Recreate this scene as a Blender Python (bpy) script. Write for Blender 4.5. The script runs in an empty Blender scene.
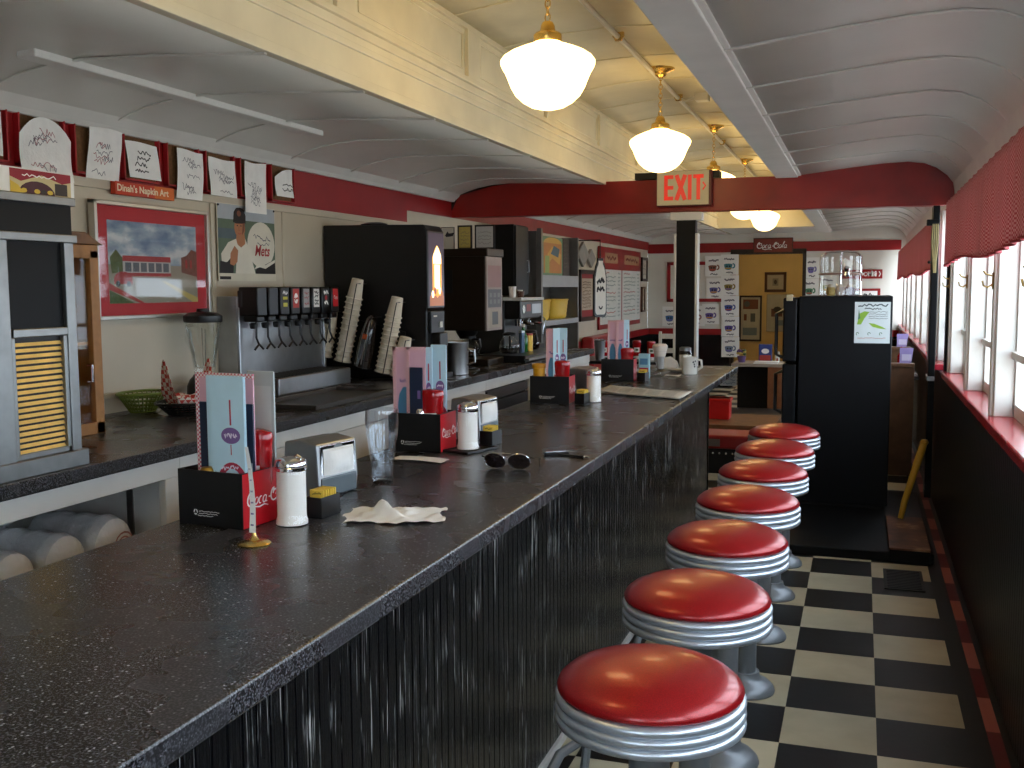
import bpy, bmesh, math, random
from mathutils import Vector, Matrix
random.seed(7)
SC = bpy.context.scene
COL = SC.collection
PI = math.pi

# ------------------------------------------------------------------ camera
YAW, PITCH, ROLL, FPX, CAMH = 0.32907, 0.09379, -0.00487, 1023.85, 1.4958
_f = Vector((-math.sin(YAW)*math.cos(PITCH), math.cos(YAW)*math.cos(PITCH), -math.sin(PITCH)))
_r = Vector((math.cos(YAW), math.sin(YAW), 0)); _u = _r.cross(_f)
_r2 = _r*math.cos(ROLL)+_u*math.sin(ROLL); _u2 = -_r*math.sin(ROLL)+_u*math.cos(ROLL)
cd = bpy.data.cameras.new('camera'); cam = bpy.data.objects.new('camera', cd); COL.objects.link(cam)
cam.matrix_world = Matrix(((_r2.x, _u2.x, -_f.x, 0), (_r2.y, _u2.y, -_f.y, 0), (_r2.z, _u2.z, -_f.z, CAMH), (0, 0, 0, 1)))
cd.sensor_fit = 'HORIZONTAL'; cd.sensor_width = 36; cd.lens = FPX/1024*36; cd.clip_start = .05
SC.camera = cam

def at(x, y, X=None, Y=None, Z=None):
    """point of a known plane of the room seen at pixel x, y (used to measure the place)"""
    d = _r2*((x-512)/FPX) - _u2*((y-384)/FPX) + _f
    t = X/d.x if X is not None else Y/d.y if Y is not None else (Z-CAMH)/d.z
    return Vector((0, 0, CAMH)) + d*t

# ------------------------------------------------------------------ materials
def lin(c):
    if isinstance(c, str):
        c = [int(c[i:i+2], 16)/255 for i in (0, 2, 4)]
        c = [v/12.92 if v <= .04045 else ((v+.055)/1.055)**2.4 for v in c]
    return (c[0], c[1], c[2], 1)

class NT:
    def __init__(s, name):
        s.m = bpy.data.materials.new(name); s.m.use_nodes = True; s.t = s.m.node_tree; s.t.nodes.clear()
        s.out = s.n('ShaderNodeOutputMaterial')
    def n(s, k, **kw):
        nd = s.t.nodes.new(k)
        for a, v in kw.items():
            if a[0] == '_': nd.inputs[a[1:]].default_value = v
            else: setattr(nd, a, v)
        return nd
    def l(s, a, b): s.t.links.new(a, b)
    def math(s, op, a, b=None, c=None):
        nd = s.n('ShaderNodeMath', operation=op)
        for i, v in enumerate((a, b, c)):
            if v is None: continue
            if hasattr(v, 'links'): s.l(v, nd.inputs[i])
            else: nd.inputs[i].default_value = v
        return nd.outputs[0]
    def mix(s, fac, a, b):
        nd = s.n('ShaderNodeMix', data_type='RGBA')
        for i, v in ((0, fac), (6, a), (7, b)):
            if hasattr(v, 'links'): s.l(v, nd.inputs[i])
            else: nd.inputs[i].default_value = v
        return nd.outputs[2]
    def coords(s): return s.n('ShaderNodeTexCoord').outputs['Object']
    def noise(s, scale, detail=3, vec=None, rough=.5):
        nd = s.n('ShaderNodeTexNoise'); nd.inputs['Scale'].default_value = scale; nd.inputs['Detail'].default_value = detail
        nd.inputs['Roughness'].default_value = rough
        s.l(vec if vec is not None else s.coords(), nd.inputs['Vector']); return nd.outputs['Fac']
    def ramp(s, fac, stops):
        nd = s.n('ShaderNodeValToRGB'); s.l(fac, nd.inputs[0]); e = nd.color_ramp.elements
        while len(e) < len(stops): e.new(.5)
        for k, (p, c) in zip(e, stops): k.position = p; k.color = c
        return nd.outputs[0]

_cache = {}
def mat(name, col, rough=.5, metal=0, var=.06, vscale=9, bump=0, bscale=60, coat=0, spec=.5, emit=0, ecol=None, trans=0, ior=1.45, sheen=0, aniso=0):
    if name in _cache: return _cache[name]
    t = NT(name); p = t.n('ShaderNodeBsdfPrincipled'); t.l(p.outputs[0], t.out.inputs[0])
    c = lin(col); fac = t.noise(vscale, 4)
    a = tuple(max(0, v*(1-var)) for v in c[:3])+(1,); b = tuple(min(1, v*(1+var)) for v in c[:3])+(1,)
    t.l(t.ramp(fac, [(.3, a), (.7, b)]), p.inputs['Base Color'])
    p.inputs['Roughness'].default_value = rough; p.inputs['Metallic'].default_value = metal
    p.inputs['Specular IOR Level'].default_value = spec; p.inputs['Coat Weight'].default_value = coat
    p.inputs['Coat Roughness'].default_value = .08
    p.inputs['Transmission Weight'].default_value = trans; p.inputs['IOR'].default_value = ior
    p.inputs['Sheen Weight'].default_value = sheen
    if emit:
        p.inputs['Emission Color'].default_value = lin(ecol or col); p.inputs['Emission Strength'].default_value = emit
    if bump:
        b = t.n('ShaderNodeBump'); b.inputs['Strength'].default_value = bump; b.inputs['Distance'].default_value = .01
        t.l(t.noise(bscale, 4), b.inputs['Height']); t.l(b.outputs[0], p.inputs['Normal'])
    t.p = p; t.m['_'] = 1; _cache[name] = t.m
    return t.m

def thin_glass(name, tint=(1, 1, 1), refl=1.0):
    if name in _cache: return _cache[name]
    t = NT(name); tr = t.n('ShaderNodeBsdfTransparent'); gl = t.n('ShaderNodeBsdfGlossy'); mx = t.n('ShaderNodeMixShader')
    tr.inputs[0].default_value = (*tint, 1); gl.inputs['Roughness'].default_value = .03
    g = t.n('ShaderNodeNewGeometry'); dt = t.n('ShaderNodeVectorMath', operation='DOT_PRODUCT')
    t.l(g.outputs['Incoming'], dt.inputs[0]); t.l(g.outputs['Normal'], dt.inputs[1])
    s5 = t.math('POWER', t.math('SUBTRACT', 1.0, t.math('ABSOLUTE', dt.outputs['Value'])), 5.0)
    nz = t.noise(3, 2)
    f = t.math('MINIMUM', t.math('MULTIPLY', t.math('MULTIPLY_ADD', s5, .9, .04), t.math('MULTIPLY_ADD', nz, .1*refl, .95*refl)), 1.0)
    t.l(f, mx.inputs[0]); t.l(tr.outputs[0], mx.inputs[1]); t.l(gl.outputs[0], mx.inputs[2]); t.l(mx.outputs[0], t.out.inputs[0])
    _cache[name] = t.m; return t.m

def checker(name, ca, cb, sx, sy=None, sz=None, rough=.6, off=(0, 0, 0), bump=0, rng=.0, coat=0, uv=False):
    """3-D checks of object coordinates; a size of None ignores that axis"""
    if name in _cache: return _cache[name]
    t = NT(name); p = t.n('ShaderNodeBsdfPrincipled'); t.l(p.outputs[0], t.out.inputs[0])
    sp = t.n('ShaderNodeSeparateXYZ'); t.l(t.coords(), sp.inputs[0]); tot = None
    for i, s in enumerate((sx, sy, sz)):
        if not s: continue
        k = t.math('FLOOR', t.math('DIVIDE', t.math('SUBTRACT', sp.outputs[i], off[i]), s))
        tot = k if tot is None else t.math('ADD', tot, k)
    m = t.math('ABSOLUTE', t.math('MODULO', tot, 2.0))
    n = t.noise(5, 5); n2 = t.noise(70, 2)
    A = t.ramp(n, [(.25, tuple(v*(1-rng) for v in lin(ca)[:3])+(1,)), (.75, lin(ca))])
    B = t.ramp(n, [(.25, tuple(v*(1-rng) for v in lin(cb)[:3])+(1,)), (.75, lin(cb))])
    t.l(t.mix(m, A, B), p.inputs['Base Color'])
    p.inputs['Roughness'].default_value = rough; p.inputs['Coat Weight'].default_value = coat
    if bump:
        b = t.n('ShaderNodeBump'); b.inputs['Strength'].default_value = bump; b.inputs['Distance'].default_value = .003
        t.l(n2, b.inputs['Height']); t.l(b.outputs[0], p.inputs['Normal'])
    _cache[name] = t.m; return t.m

# ------------------------------------------------------------------ mesh builder
class Fr:
    """a local frame: origin, u, v axes, n = u x v"""
    def __init__(s, o, u=(1, 0, 0), v=(0, 0, 1)):
        s.o = Vector(o); s.u = Vector(u); s.v = Vector(v); s.n = s.u.cross(s.v).normalized()
    def __call__(s, a, b, c=0): return s.o + s.u*a + s.v*b + s.n*c
WORLD = Fr((0, 0, 0), (1, 0, 0), (0, 1, 0))

class MB:
    def __init__(s): s.v = []; s.f = []; s.m = []; s.s = []
    def add(s, vs, fs, mi=0, sm=False):
        k = len(s.v); s.v += [tuple(q) for q in vs]
        for f in fs: s.f.append([k+i for i in f]); s.m.append(mi); s.s.append(sm)
        return s
    def box(s, a, b, mi=0, M=None):
        (x0, y0, z0), (x1, y1, z1) = a, b
        vs = [Vector(q) for q in ((x0, y0, z0), (x1, y0, z0), (x1, y1, z0), (x0, y1, z0), (x0, y0, z1), (x1, y0, z1), (x1, y1, z1), (x0, y1, z1))]
        if M: vs = [M @ q for q in vs]
        return s.add(vs, [(0, 3, 2, 1), (4, 5, 6, 7), (0, 1, 5, 4), (1, 2, 6, 5), (2, 3, 7, 6), (3, 0, 4, 7)], mi)
    def lathe(s, prof, o=(0, 0, 0), seg=32, mi=0, M=None, sx=1, sy=1, cap=True, arc=None):
        o = Vector(o); vs = []; fs = []
        for r, z in prof:
            for i in range(seg):
                a = 2*PI*i/seg; q = Vector((r*sx*math.cos(a), r*sy*math.sin(a), z)); q = M @ q if M else q
                vs.append(o+q)
        for k in range(len(prof)-1):
            for i in range(seg):
                j = (i+1) % seg; fs.append((k*seg+i, k*seg+j, (k+1)*seg+j, (k+1)*seg+i))
        if cap:
            if prof[0][0] > 1e-5: fs.append(tuple(range(seg-1, -1, -1)))
            if prof[-1][0] > 1e-5: fs.append(tuple((len(prof)-1)*seg+i for i in range(seg)))
        return s.add(vs, fs, mi, True)
    def tube(s, pts, r, seg=8, mi=0, closed=False, cap=True):
        pts = [Vector(p) for p in pts]; n = len(pts); vs = []; fs = []; prev = None
        for i, p in enumerate(pts):
            a = pts[(i-1) % n] if (i or closed) else p; b = pts[(i+1) % n] if (i < n-1 or closed) else p
            t = (b-a).normalized()
            x = (prev - t*prev.dot(t)) if prev is not None else t.orthogonal()
            if x.length < 1e-6: x = t.orthogonal()
            x.normalize(); prev = x; y = t.cross(x); rr = r[i] if isinstance(r, (list, tuple)) else r
            for j in range(seg):
                g = 2*PI*j/seg; vs.append(p + x*(rr*math.cos(g)) + y*(rr*math.sin(g)))
        for i in range(n if closed else n-1):
            for j in range(seg):
                k = (j+1) % seg; i2 = (i+1) % n; fs.append((i*seg+j, i*seg+k, i2*seg+k, i2*seg+j))
        if cap and not closed: fs += [tuple(range(seg-1, -1, -1)), tuple((n-1)*seg+j for j in range(seg))]
        return s.add(vs, fs, mi, True)
    def prism(s, pts, fr, d, mi=0, c=0, sm=False):
        """polygon pts (a,b) in frame extruded from c to c+d along n"""
        n = len(pts); vs = [fr(a, b, c) for a, b in pts]+[fr(a, b, c+d) for a, b in pts]
        fs = [tuple(range(n-1, -1, -1)), tuple(range(n, 2*n))]+[(i, (i+1) % n, n+(i+1) % n, n+i) for i in range(n)]
        return s.add(vs, fs, mi, sm)
    def flat(s, pts, fr, mi=0, c=0): return s.add([fr(a, b, c) for a, b in pts], [tuple(range(len(pts)))], mi)
    def rect(s, a0, b0, a1, b1, fr, mi=0, c=0): return s.flat([(a0, b0), (a1, b0), (a1, b1), (a0, b1)], fr, mi, c)
    def disc(s, a, b, ra, rb, fr, mi=0, c=0, n=24): return s.flat([(a+ra*math.cos(2*PI*i/n), b+rb*math.sin(2*PI*i/n)) for i in range(n)], fr, mi, c)
    def stroke(s, pts, w, fr, mi=0, c=0):
        n = len(pts); L = []; R = []
        for i in range(n):
            a = pts[max(0, i-1)]; b = pts[min(n-1, i+1)]; dx, dy = b[0]-a[0], b[1]-a[1]; h = math.hypot(dx, dy) or 1
            ww = (w[i] if isinstance(w, (list, tuple)) else w)/2; nx, ny = -dy/h*ww, dx/h*ww
            L.append((pts[i][0]+nx, pts[i][1]+ny)); R.append((pts[i][0]-nx, pts[i][1]-ny))
        vs = [fr(a, b, c) for a, b in L]+[fr(a, b, c) for a, b in R]
        return s.add(vs, [(i, n+i, n+i+1, i+1) for i in range(n-1)], mi)
    def grid(s, fn, nu, nv, mi=0, thick=0):
        vs = [Vector(fn(i/nu, j/nv)) for j in range(nv+1) for i in range(nu+1)]
        fs = [(j*(nu+1)+i, j*(nu+1)+i+1, (j+1)*(nu+1)+i+1, (j+1)*(nu+1)+i) for j in range(nv) for i in range(nu)]
        return s.add(vs, fs, mi, True)
    def text(s, txt, h, fr, mi=0, c=0, align='LEFT', sx=1.0, bold=0, shear=0):
        cu = bpy.data.curves.new('t', 'FONT'); cu.body = txt; cu.size = 1; cu.align_x = align; cu.offset = bold; cu.shear = shear; cu.resolution_u = 3
        o = bpy.data.objects.new('t', cu); me = o.to_mesh()
        vs = [fr(q.co.x*h*1.4*sx, q.co.y*h*1.4, c) for q in me.vertices]; fs = [tuple(p.vertices) for p in me.polygons]
        s.add(vs, fs, mi); o.to_mesh_clear(); bpy.data.objects.remove(o); bpy.data.curves.remove(cu)
        return s
    def build(s, name, mats, parent=None, bevel=0, solid=0, ang=35, sub=0):
        me = bpy.data.meshes.new(name); me.from_pydata(s.v, [], s.f)
        for m in (mats if isinstance(mats, (list, tuple)) else [mats]): me.materials.append(m)
        for p, mi, sm in zip(me.polygons, s.m, s.s): p.material_index = mi; p.use_smooth = sm
        if any(s.s): me.set_sharp_from_angle(angle=math.radians(ang))
        me.update()
        o = bpy.data.objects.new(name, me); COL.objects.link(o)
        if parent: o.parent = parent
        if solid:
            q = o.modifiers.new('solid', 'SOLIDIFY'); q.thickness = solid; q.offset = 0
        if bevel:
            q = o.modifiers.new('bevel', 'BEVEL'); q.width = bevel; q.segments = 2; q.limit_method = 'ANGLE'; q.angle_limit = math.radians(40)
        if sub:
            q = o.modifiers.new('sub', 'SUBSURF'); q.levels = sub; q.render_levels = sub
        return o

def tag(o, label, cat, group=None, kind=None):
    if label: o['label'] = label
    if cat: o['category'] = cat
    if group: o['group'] = group
    if kind: o['kind'] = kind
    return o
def thing(name, label, cat, loc=(0, 0, 0), rz=0, group=None, rot=None):
    o = bpy.data.objects.new(name, None); COL.objects.link(o); o.empty_display_size = .05
    o.location = loc; o.rotation_euler = rot if rot else (0, 0, rz)
    return tag(o, label, cat, group)
def struct(o): o['kind'] = 'structure'; return o
def dup(root, loc, rz=None, label=None, group=None, rot=None):
    r = root.copy(); COL.objects.link(r); r.location = loc
    if rz is not None: r.rotation_euler = (0, 0, rz)
    if rot is not None: r.rotation_euler = rot
    if label: r['label'] = label
    if group: r['group'] = group
    def rec(a, b):
        for ch in list(a.children):
            c = ch.copy(); COL.objects.link(c); c.parent = b; rec(ch, c)
    rec(root, r); return r
def RY(a): return Matrix.Rotation(a, 4, 'Y')
def RX(a): return Matrix.Rotation(a, 4, 'X')
def RZ(a): return Matrix.Rotation(a, 4, 'Z')
def T(*v): return Matrix.Translation(v)
def arc(cx, cy, rx, ry, a0, a1, n=10):
    return [(cx+rx*math.cos(math.radians(a0+(a1-a0)*i/n)), cy+ry*math.sin(math.radians(a0+(a1-a0)*i/n))) for i in range(n+1)]
def scrib(mb, fr, a, b, w, h, mi, c, n=3, lw=.004, rnd=None):
    """a few hand-written wavy pen lines"""
    r = rnd or random
    for k in range(n):
        y = b+h*(1-(k+.5)/n); pts = []; m = 14
        for i in range(m+1): pts.append((a+w*(i/m), y+r.uniform(-.38, .38)*h/n))
        mb.stroke(pts, lw, fr, mi, c)
def coca(mb, fr, x, y, h, mi, c, only=None):
    """flowing script lettering, cap height h, starting at x, y"""
    def P(pts, w0=.08, w1=.14):
        n = len(pts); sh = [(x+(a+.28*b)*h, y+b*h) for a, b in pts]
        ws = [h*(w0+(w1-w0)*math.sin(PI*i/(n-1))) for i in range(n)]; mb.stroke(sh, ws, fr, mi, c)
    def C(o):
        P(arc(o+.42, .55, .2, .2, -60, 200, 8)+arc(o+.42, .5, .42, .5, 120, 330, 14))
    def o_(o): P(arc(o, .28, .17, .24, 90, 460, 16), .05, .11)
    def c_(o): P(arc(o, .28, .17, .24, 60, 300, 12), .05, .12)
    def a_(o): o_(o); P([(o+.17, .5), (o+.16, .2), (o+.22, .05), (o+.33, .1)], .06, .1)
    C(0); P([(.75, .1), (.95, -.12), (1.4, -.2), (1.9, -.1), (2.35, -.22)], .05, .1)
    o_(.97); c_(1.42); a_(1.84)
    if only: return
    P([(2.26, .33), (2.44, .33)], .1, .1)
    C(2.5); o_(3.45); P([(3.7, .1), (3.82, .5), (3.95, 1.0), (3.85, 1.05), (3.78, .5), (3.82, .06), (3.94, .06)], .05, .09); a_(4.2)
# ------------------------------------------------------------------ room numbers (metres)
XL, XR = -3.10, .50            # left wall, right wall face
YF, YB = -1.6, 15.5            # wall behind the camera, far wall
CT = .905                      # lunch counter top
BC = .96                       # back counter top
FL, FRX = -1.86, -.60          # the two sides of the raised roof
TIL = .3048; TX, TY = -.2228, 5.793

m_white = mat('white_paint', 'D6D2C8', .5, var=.05, vscale=3, bump=.05, bscale=40)
m_cream = mat('cream_paint', 'C2B8A4', .45, var=.05, vscale=3, bump=.04, bscale=30)
m_ceil = mat('ceiling_paint', 'D2D0C8', .32, var=.05, vscale=2.5, bump=.05, bscale=12)
m_trimw = mat('trim_paint', 'D8D6D0', .4, var=.05, vscale=6)
m_mon = mat('roof_paint', 'E8E0C4', .27, var=.07, vscale=4, bump=.06, bscale=20)
m_red = mat('red_paint', '8E1216', .4, var=.12, vscale=5)
m_beam = mat('beam_red', '8A1710', .32, var=.16, vscale=6, bump=.05, bscale=30)
m_black = mat('black_paint', '0B0D11', .22, var=.3, vscale=14, bump=.1, bscale=50)
m_black2 = mat('black_enamel', '050609', .45, var=.2, vscale=4, bump=.03, bscale=90, spec=.25)
m_yellow = mat('yellow_wall', 'DDBE7C', .6, var=.06, vscale=3)
m_frame = mat('window_frame_white', 'DAD9D2', .4, var=.06, vscale=10)
m_pane = thin_glass('window_glass')
m_sill = mat('sill_red', 'B02A38', .22, var=.14, vscale=10)
m_dark = mat('dark_gap', '0A0A0B', .6, var=.1)
m_wood = mat('brown_wood', '6E4220', .45, var=.25, vscale=14)
m_steel = mat('stainless', 'A8AAAC', .34, 1, var=.06, vscale=18)
m_chrome = mat('chrome', 'E4E6EA', .1, 1, var=.03)
m_alu = mat('ribbed_aluminium', 'CDD6E0', .33, .72, var=.05)
m_brass = mat('brass', 'DDBB70', .25, 1, var=.08)
m_paper = mat('white_paper', 'E9E8E3', .7, var=.03, vscale=8)
m_ink = mat('dark_ink', '1C1B20', .7, var=.1)
m_wtext = mat('white_lettering', 'F0EEEA', .6, var=.03)
m_blackp = mat('black_plastic', '0C0D10', .33, var=.15, vscale=20)
m_gold = mat('gold_metal', 'B99446', .3, 1, var=.1)

# floor: checks in the aisle, plain dark lino elsewhere
def floor_mat():
    t = NT('floor_tiles'); p = t.n('ShaderNodeBsdfPrincipled'); t.l(p.outputs[0], t.out.inputs[0])
    sp = t.n('ShaderNodeSeparateXYZ'); t.l(t.coords(), sp.inputs[0]); X, Y = sp.outputs[0], sp.outputs[1]
    ix = t.math('FLOOR', t.math('DIVIDE', t.math('SUBTRACT', X, TX), TIL)); iy = t.math('FLOOR', t.math('DIVIDE', t.math('SUBTRACT', Y, TY), TIL))
    ch = t.math('ABSOLUTE', t.math('MODULO', t.math('ADD', ix, iy), 2.0))
    cell = t.n('ShaderNodeCombineXYZ'); t.l(ix, cell.inputs[0]); t.l(iy, cell.inputs[1])
    wn = t.n('ShaderNodeTexWhiteNoise'); t.l(cell.outputs[0], wn.inputs[0])
    n = t.noise(6, 6)
    cream = t.ramp(t.math('MULTIPLY_ADD', wn.outputs[0], .4, t.math('MULTIPLY', n, .6)), [(.2, lin('A79B80')), (.75, lin('C9BFA2'))])
    blk = t.ramp(n, [(.3, lin('08080A')), (.75, lin('121213'))])
    c = t.mix(ch, cream, blk)
    brd = t.math('GREATER_THAN', X, .367); c = t.mix(brd, c, lin('0D0D0F'))
    st = t.math('MULTIPLY', t.math('GREATER_THAN', X, .432), t.math('LESS_THAN', X, .476))
    al = t.math('ABSOLUTE', t.math('MODULO', iy, 2.0))
    c = t.mix(st, c, t.mix(al, lin('5E1012'), lin('A65A4C')))
    t.l(c, p.inputs['Base Color']); p.inputs['Roughness'].default_value = .42; p.inputs['Specular IOR Level'].default_value = .3
    b = t.n('ShaderNodeBump'); b.inputs['Strength'].default_value = .08; b.inputs['Distance'].default_value = .004
    t.l(t.noise(30, 4), b.inputs['Height']); t.l(b.outputs[0], p.inputs['Normal'])
    return t.m
mb = MB(); mb.grid(lambda u, v: (XL-.1+u*(XR+.3-XL), YF-.1+v*(20-YF), 0), 8, 40); struct(mb.build('floor', floor_mat()))
# ------------------------------------------------------------------ ceilings
PR = [(-.46, 2.285), (-.1, 2.325), (.12, 2.345), (.27, 2.35), (.38, 2.335), (.46, 2.30), (.53, 2.245), (.575, 2.185), (.60, 2.12)]
PL = [(-1.86, 2.275), (-2.3, 2.30), (-2.6, 2.31), (-2.75, 2.30), (-2.87, 2.28), (-2.96, 2.255), (-3.03, 2.23), (-3.10, 2.20)]
def ceilstrip(mb, pr, y0, y1, up=.0):
    nU = len(pr)-1
    mb.grid(lambda u, v: (pr[round(u*nU)][0], y0+v*(y1-y0), pr[round(u*nU)][1]+up), nU, 30)
mb = MB(); ceilstrip(mb, PR, YF, YB); ceilstrip(mb, PL, YF, YB)
MON = [(FL, 2.775), (-1.7, 2.80), (-1.5, 2.825), (-1.23, 2.835), (-.96, 2.825), (-.76, 2.80), (FRX, 2.775)]
ceilstrip(mb, MON, YF, YB); o = mb.build('ceiling', [m_ceil, m_mon], solid=.02)
for p in o.data.polygons:
    if p.center.z > 2.5: p.material_index = 1
struct(o)
# raised-roof sides: left one with panel mouldings, right one a plain board with soffit
mb = MB()
mb.box((FL-.03, YF, 2.265), (FL, YB, 2.80)); mb.box((FL, YF, 2.262), (FL+.018, YB, 2.30)); mb.box((FL, YF, 2.40), (FL+.014, YB, 2.425))
mb.box((FL, YF, 2.49), (FL+.03, YB, 2.515)); mb.box((FL, YF, 2.455), (FL+.014, YB, 2.49)); mb.box((FL, YF, 2.745), (FL+.02, YB, 2.785))
for k in range(-1, 9):
    y = 4.92+1.32*k
    mb.box((FL, y-.16, 2.515), (FL+.02, y, 2.745))
    for (a, b) in ((y+.035, y+.045), (y+1.115, y+1.125)): mb.box((FL, a, 2.55), (FL+.008, b, 2.72))
    mb.box((FL, y+.035, 2.55), (FL+.008, y+1.125, 2.558)); mb.box((FL, y+.035, 2.712), (FL+.008, y+1.125, 2.72))
struct(mb.build('trim_1', m_mon, bevel=.003))
mb = MB(); mb.box((FRX-.005, YF, 2.262), (-.452, YB, 2.30)); mb.box((FRX-.005, YF, 2.29), (FRX+.02, YB, 2.80)); mb.box((-.468, YF, 2.272), (-.43, YB, 2.305))
struct(mb.build('trim_2', m_trimw, bevel=.004))
mb = MB(); mb.box((FL, 13.95, 2.27), (FRX, 14.0, 2.80)); struct(mb.build('trim_18', m_mon)); mb = MB(); mb.box((FL-.02, 14.0, 2.268), (-.44, YB, 2.29)); struct(mb.build('ceiling_far_end', m_ceil))
# battens across the ceilings
mb = MB()
def batten(pr, y, w=.022, d=.007):
    for (a, b) in zip(pr[:-1], pr[1:]):
        vs = [(a[0], y-w/2, a[1]-.012), (b[0], y-w/2, b[1]-.012), (b[0], y+w/2, b[1]-.012), (a[0], y+w/2, a[1]-.012)]
        vs += [(x, yy, z-d) for x, yy, z in vs]
        mb.add(vs, [(0, 1, 2, 3), (7, 6, 5, 4), (0, 4, 5, 1), (2, 6, 7, 3), (1, 5, 6, 2), (3, 7, 4, 0)])
for k in range(-6, 18): batten(PR, 3.5+.688*k); batten(PL, 2.98+.70*k, .016)
struct(mb.build('trim_3', m_ceil))
mb = MB()
for k in range(-6, 18): batten(MON, 3.2+.69*k, .012, .004)
struct(mb.build('trim_4', m_mon))
# long batten on the left ceiling
mb = MB(); mb.box((-2.71, 2.80, 2.272), (-2.63, 4.74, 2.305)); struct(mb.build('trim_5', m_trimw, bevel=.006))
# cove mouldings where the ceilings meet the walls
mb = MB(); mb.prism([(XL, 2.17), (XL+.035, 2.17), (XL+.05, 2.19), (XL+.11, 2.245), (XL+.1, 2.26), (XL, 2.22)], Fr((0, YF, 0), (1, 0, 0), (0, 0, 1)), -(YB-YF))
struct(mb.build('trim_6', m_trimw))
mb = MB(); mb.prism([(XR+.11, 2.075), (XR+.075, 2.075), (XR+.07, 2.13), (XR+.06, 2.19), (XR+.10, 2.20)], Fr((0, YF, 0), (1, 0, 0), (0, 0, 1)), -(YB-YF))
struct(mb.build('trim_7', m_trimw))
# ------------------------------------------------------------------ walls
mb = MB(); mb.box((XL-.1, YF, 0), (XL, YB, 2.3)); mb.box((XL, YF, 1.925), (XL+.014, 9, 1.965)); mb.box((XL, YF, 1.02), (XL+.012, 5.5, 1.045))
for y in (3.40, 4.41, 5.08, 6.4, 7.3): mb.box((XL, y, 1.045), (XL+.008, y+.03, 1.925))
struct(mb.build('wall_left', m_cream, bevel=.003))
mb = MB(); mb.box((XL, YF, 1.965), (XL+.01, 6.75, 2.17)); mb.box((XL, 6.75, 2.05), (XL+.01, YB, 2.17)); struct(mb.build('trim_8', m_red))
mb = MB()                                              # far wall with its doorway
DX0, DX1, DZ = -1.81, -.83, 1.97
for a, b in (((XL, YB, 0), (DX0, YB+.12, 2.9)), ((DX1, YB, 0), (XR+.2, YB+.12, 2.9)), ((DX0, YB, DZ), (DX1, YB+.12, 2.9))): mb.box(a, b)
struct(mb.build('wall_back', m_white))
mb = MB(); mb.box((XL, YB-.012, 2.0), (XR, YB, 2.14)); mb.box((XL, YB-.02, .78), (DX0-.05, YB, .87)); mb.box((DX1+.05, YB-.02, .78), (XR, YB, .87)); struct(mb.build('trim_9', m_red))
mb = MB(); mb.box((XL, YB-.01, 0), (DX0-.05, YB, .78)); mb.box((DX1+.05, YB-.01, 0), (XR, YB, .78)); mb.box((XL, 11.2, 0), (XL+.01, YB, .78)); struct(mb.build('trim_10', m_black))
mb = MB(); mb.box((XL, 11.2, .78), (XL+.02, YB, .87)); struct(mb.build('trim_11', m_red))
mb = MB(); mb.box((DX0-.05, YB-.03, 0), (DX0, YB+.14, DZ+.05)); mb.box((DX1, YB-.03, 0), (DX1+.05, YB+.14, DZ+.05)); mb.box((DX0-.05, YB-.03, DZ), (DX1+.05, YB+.14, DZ+.07))
struct(mb.build('door_1', mat('dark_door_frame', '2A1C12', .5, var=.2)))
mb = MB(); mb.box((-3.1, 18.2, 0), (.7, 18.3, 2.9)); mb.box((-3.1, YB+.12, 0), (-3.0, 18.2, 2.9)); mb.box((.6, YB+.12, 0), (.7, 18.2, 2.9)); struct(mb.build('wall_yellow_room', m_yellow))
mb = MB(); mb.box((-3.1, YB+.12, 2.4), (.7, 18.3, 2.5)); struct(mb.build('ceiling_yellow_room', m_white))
# front wall behind the camera with two windows
mb = MB(); YW = YF
for a, b in (((XL-.1, YW-.12, 0), (XR+.2, YW, .9)), ((XL-.1, YW-.12, 2.05), (XR+.2, YW, 2.95)), ((XL-.1, YW-.12, .9), (-2.6, YW, 2.05)), ((-2.7, YW-.12, .9), (-1.1, YW, 2.05)), ((-.05, YW-.12, .9), (XR+.2, YW, 2.05))): mb.box(a, b)
struct(mb.build('wall_front', m_cream))
wn = 0
def window(frame_mb, pane_mb):
    global wn
    wn += 1; f = struct(frame_mb.build('window_%d' % wn, m_frame, bevel=.003)); pane_mb.build('pane', m_pane, f); return f
for x0, x1 in ((-1.1, -.05),):
    a = MB(); a.box((x0, YW-.08, .9), (x0+.05, YW-.03, 2.05)); a.box((x1-.05, YW-.08, .9), (x1, YW-.03, 2.05)); a.box((x0, YW-.08, .9), (x1, YW-.03, .96)); a.box((x0, YW-.08, 1.99), (x1, YW-.03, 2.05)); a.box((x0, YW-.08, 1.42), (x1, YW-.03, 1.46))
    p = MB(); p.rect(x0+.05, .96, x1-.05, 1.99, Fr((0, YW-.057, 0), (1, 0, 0), (0, 0, 1))); window(a, p)
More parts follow.
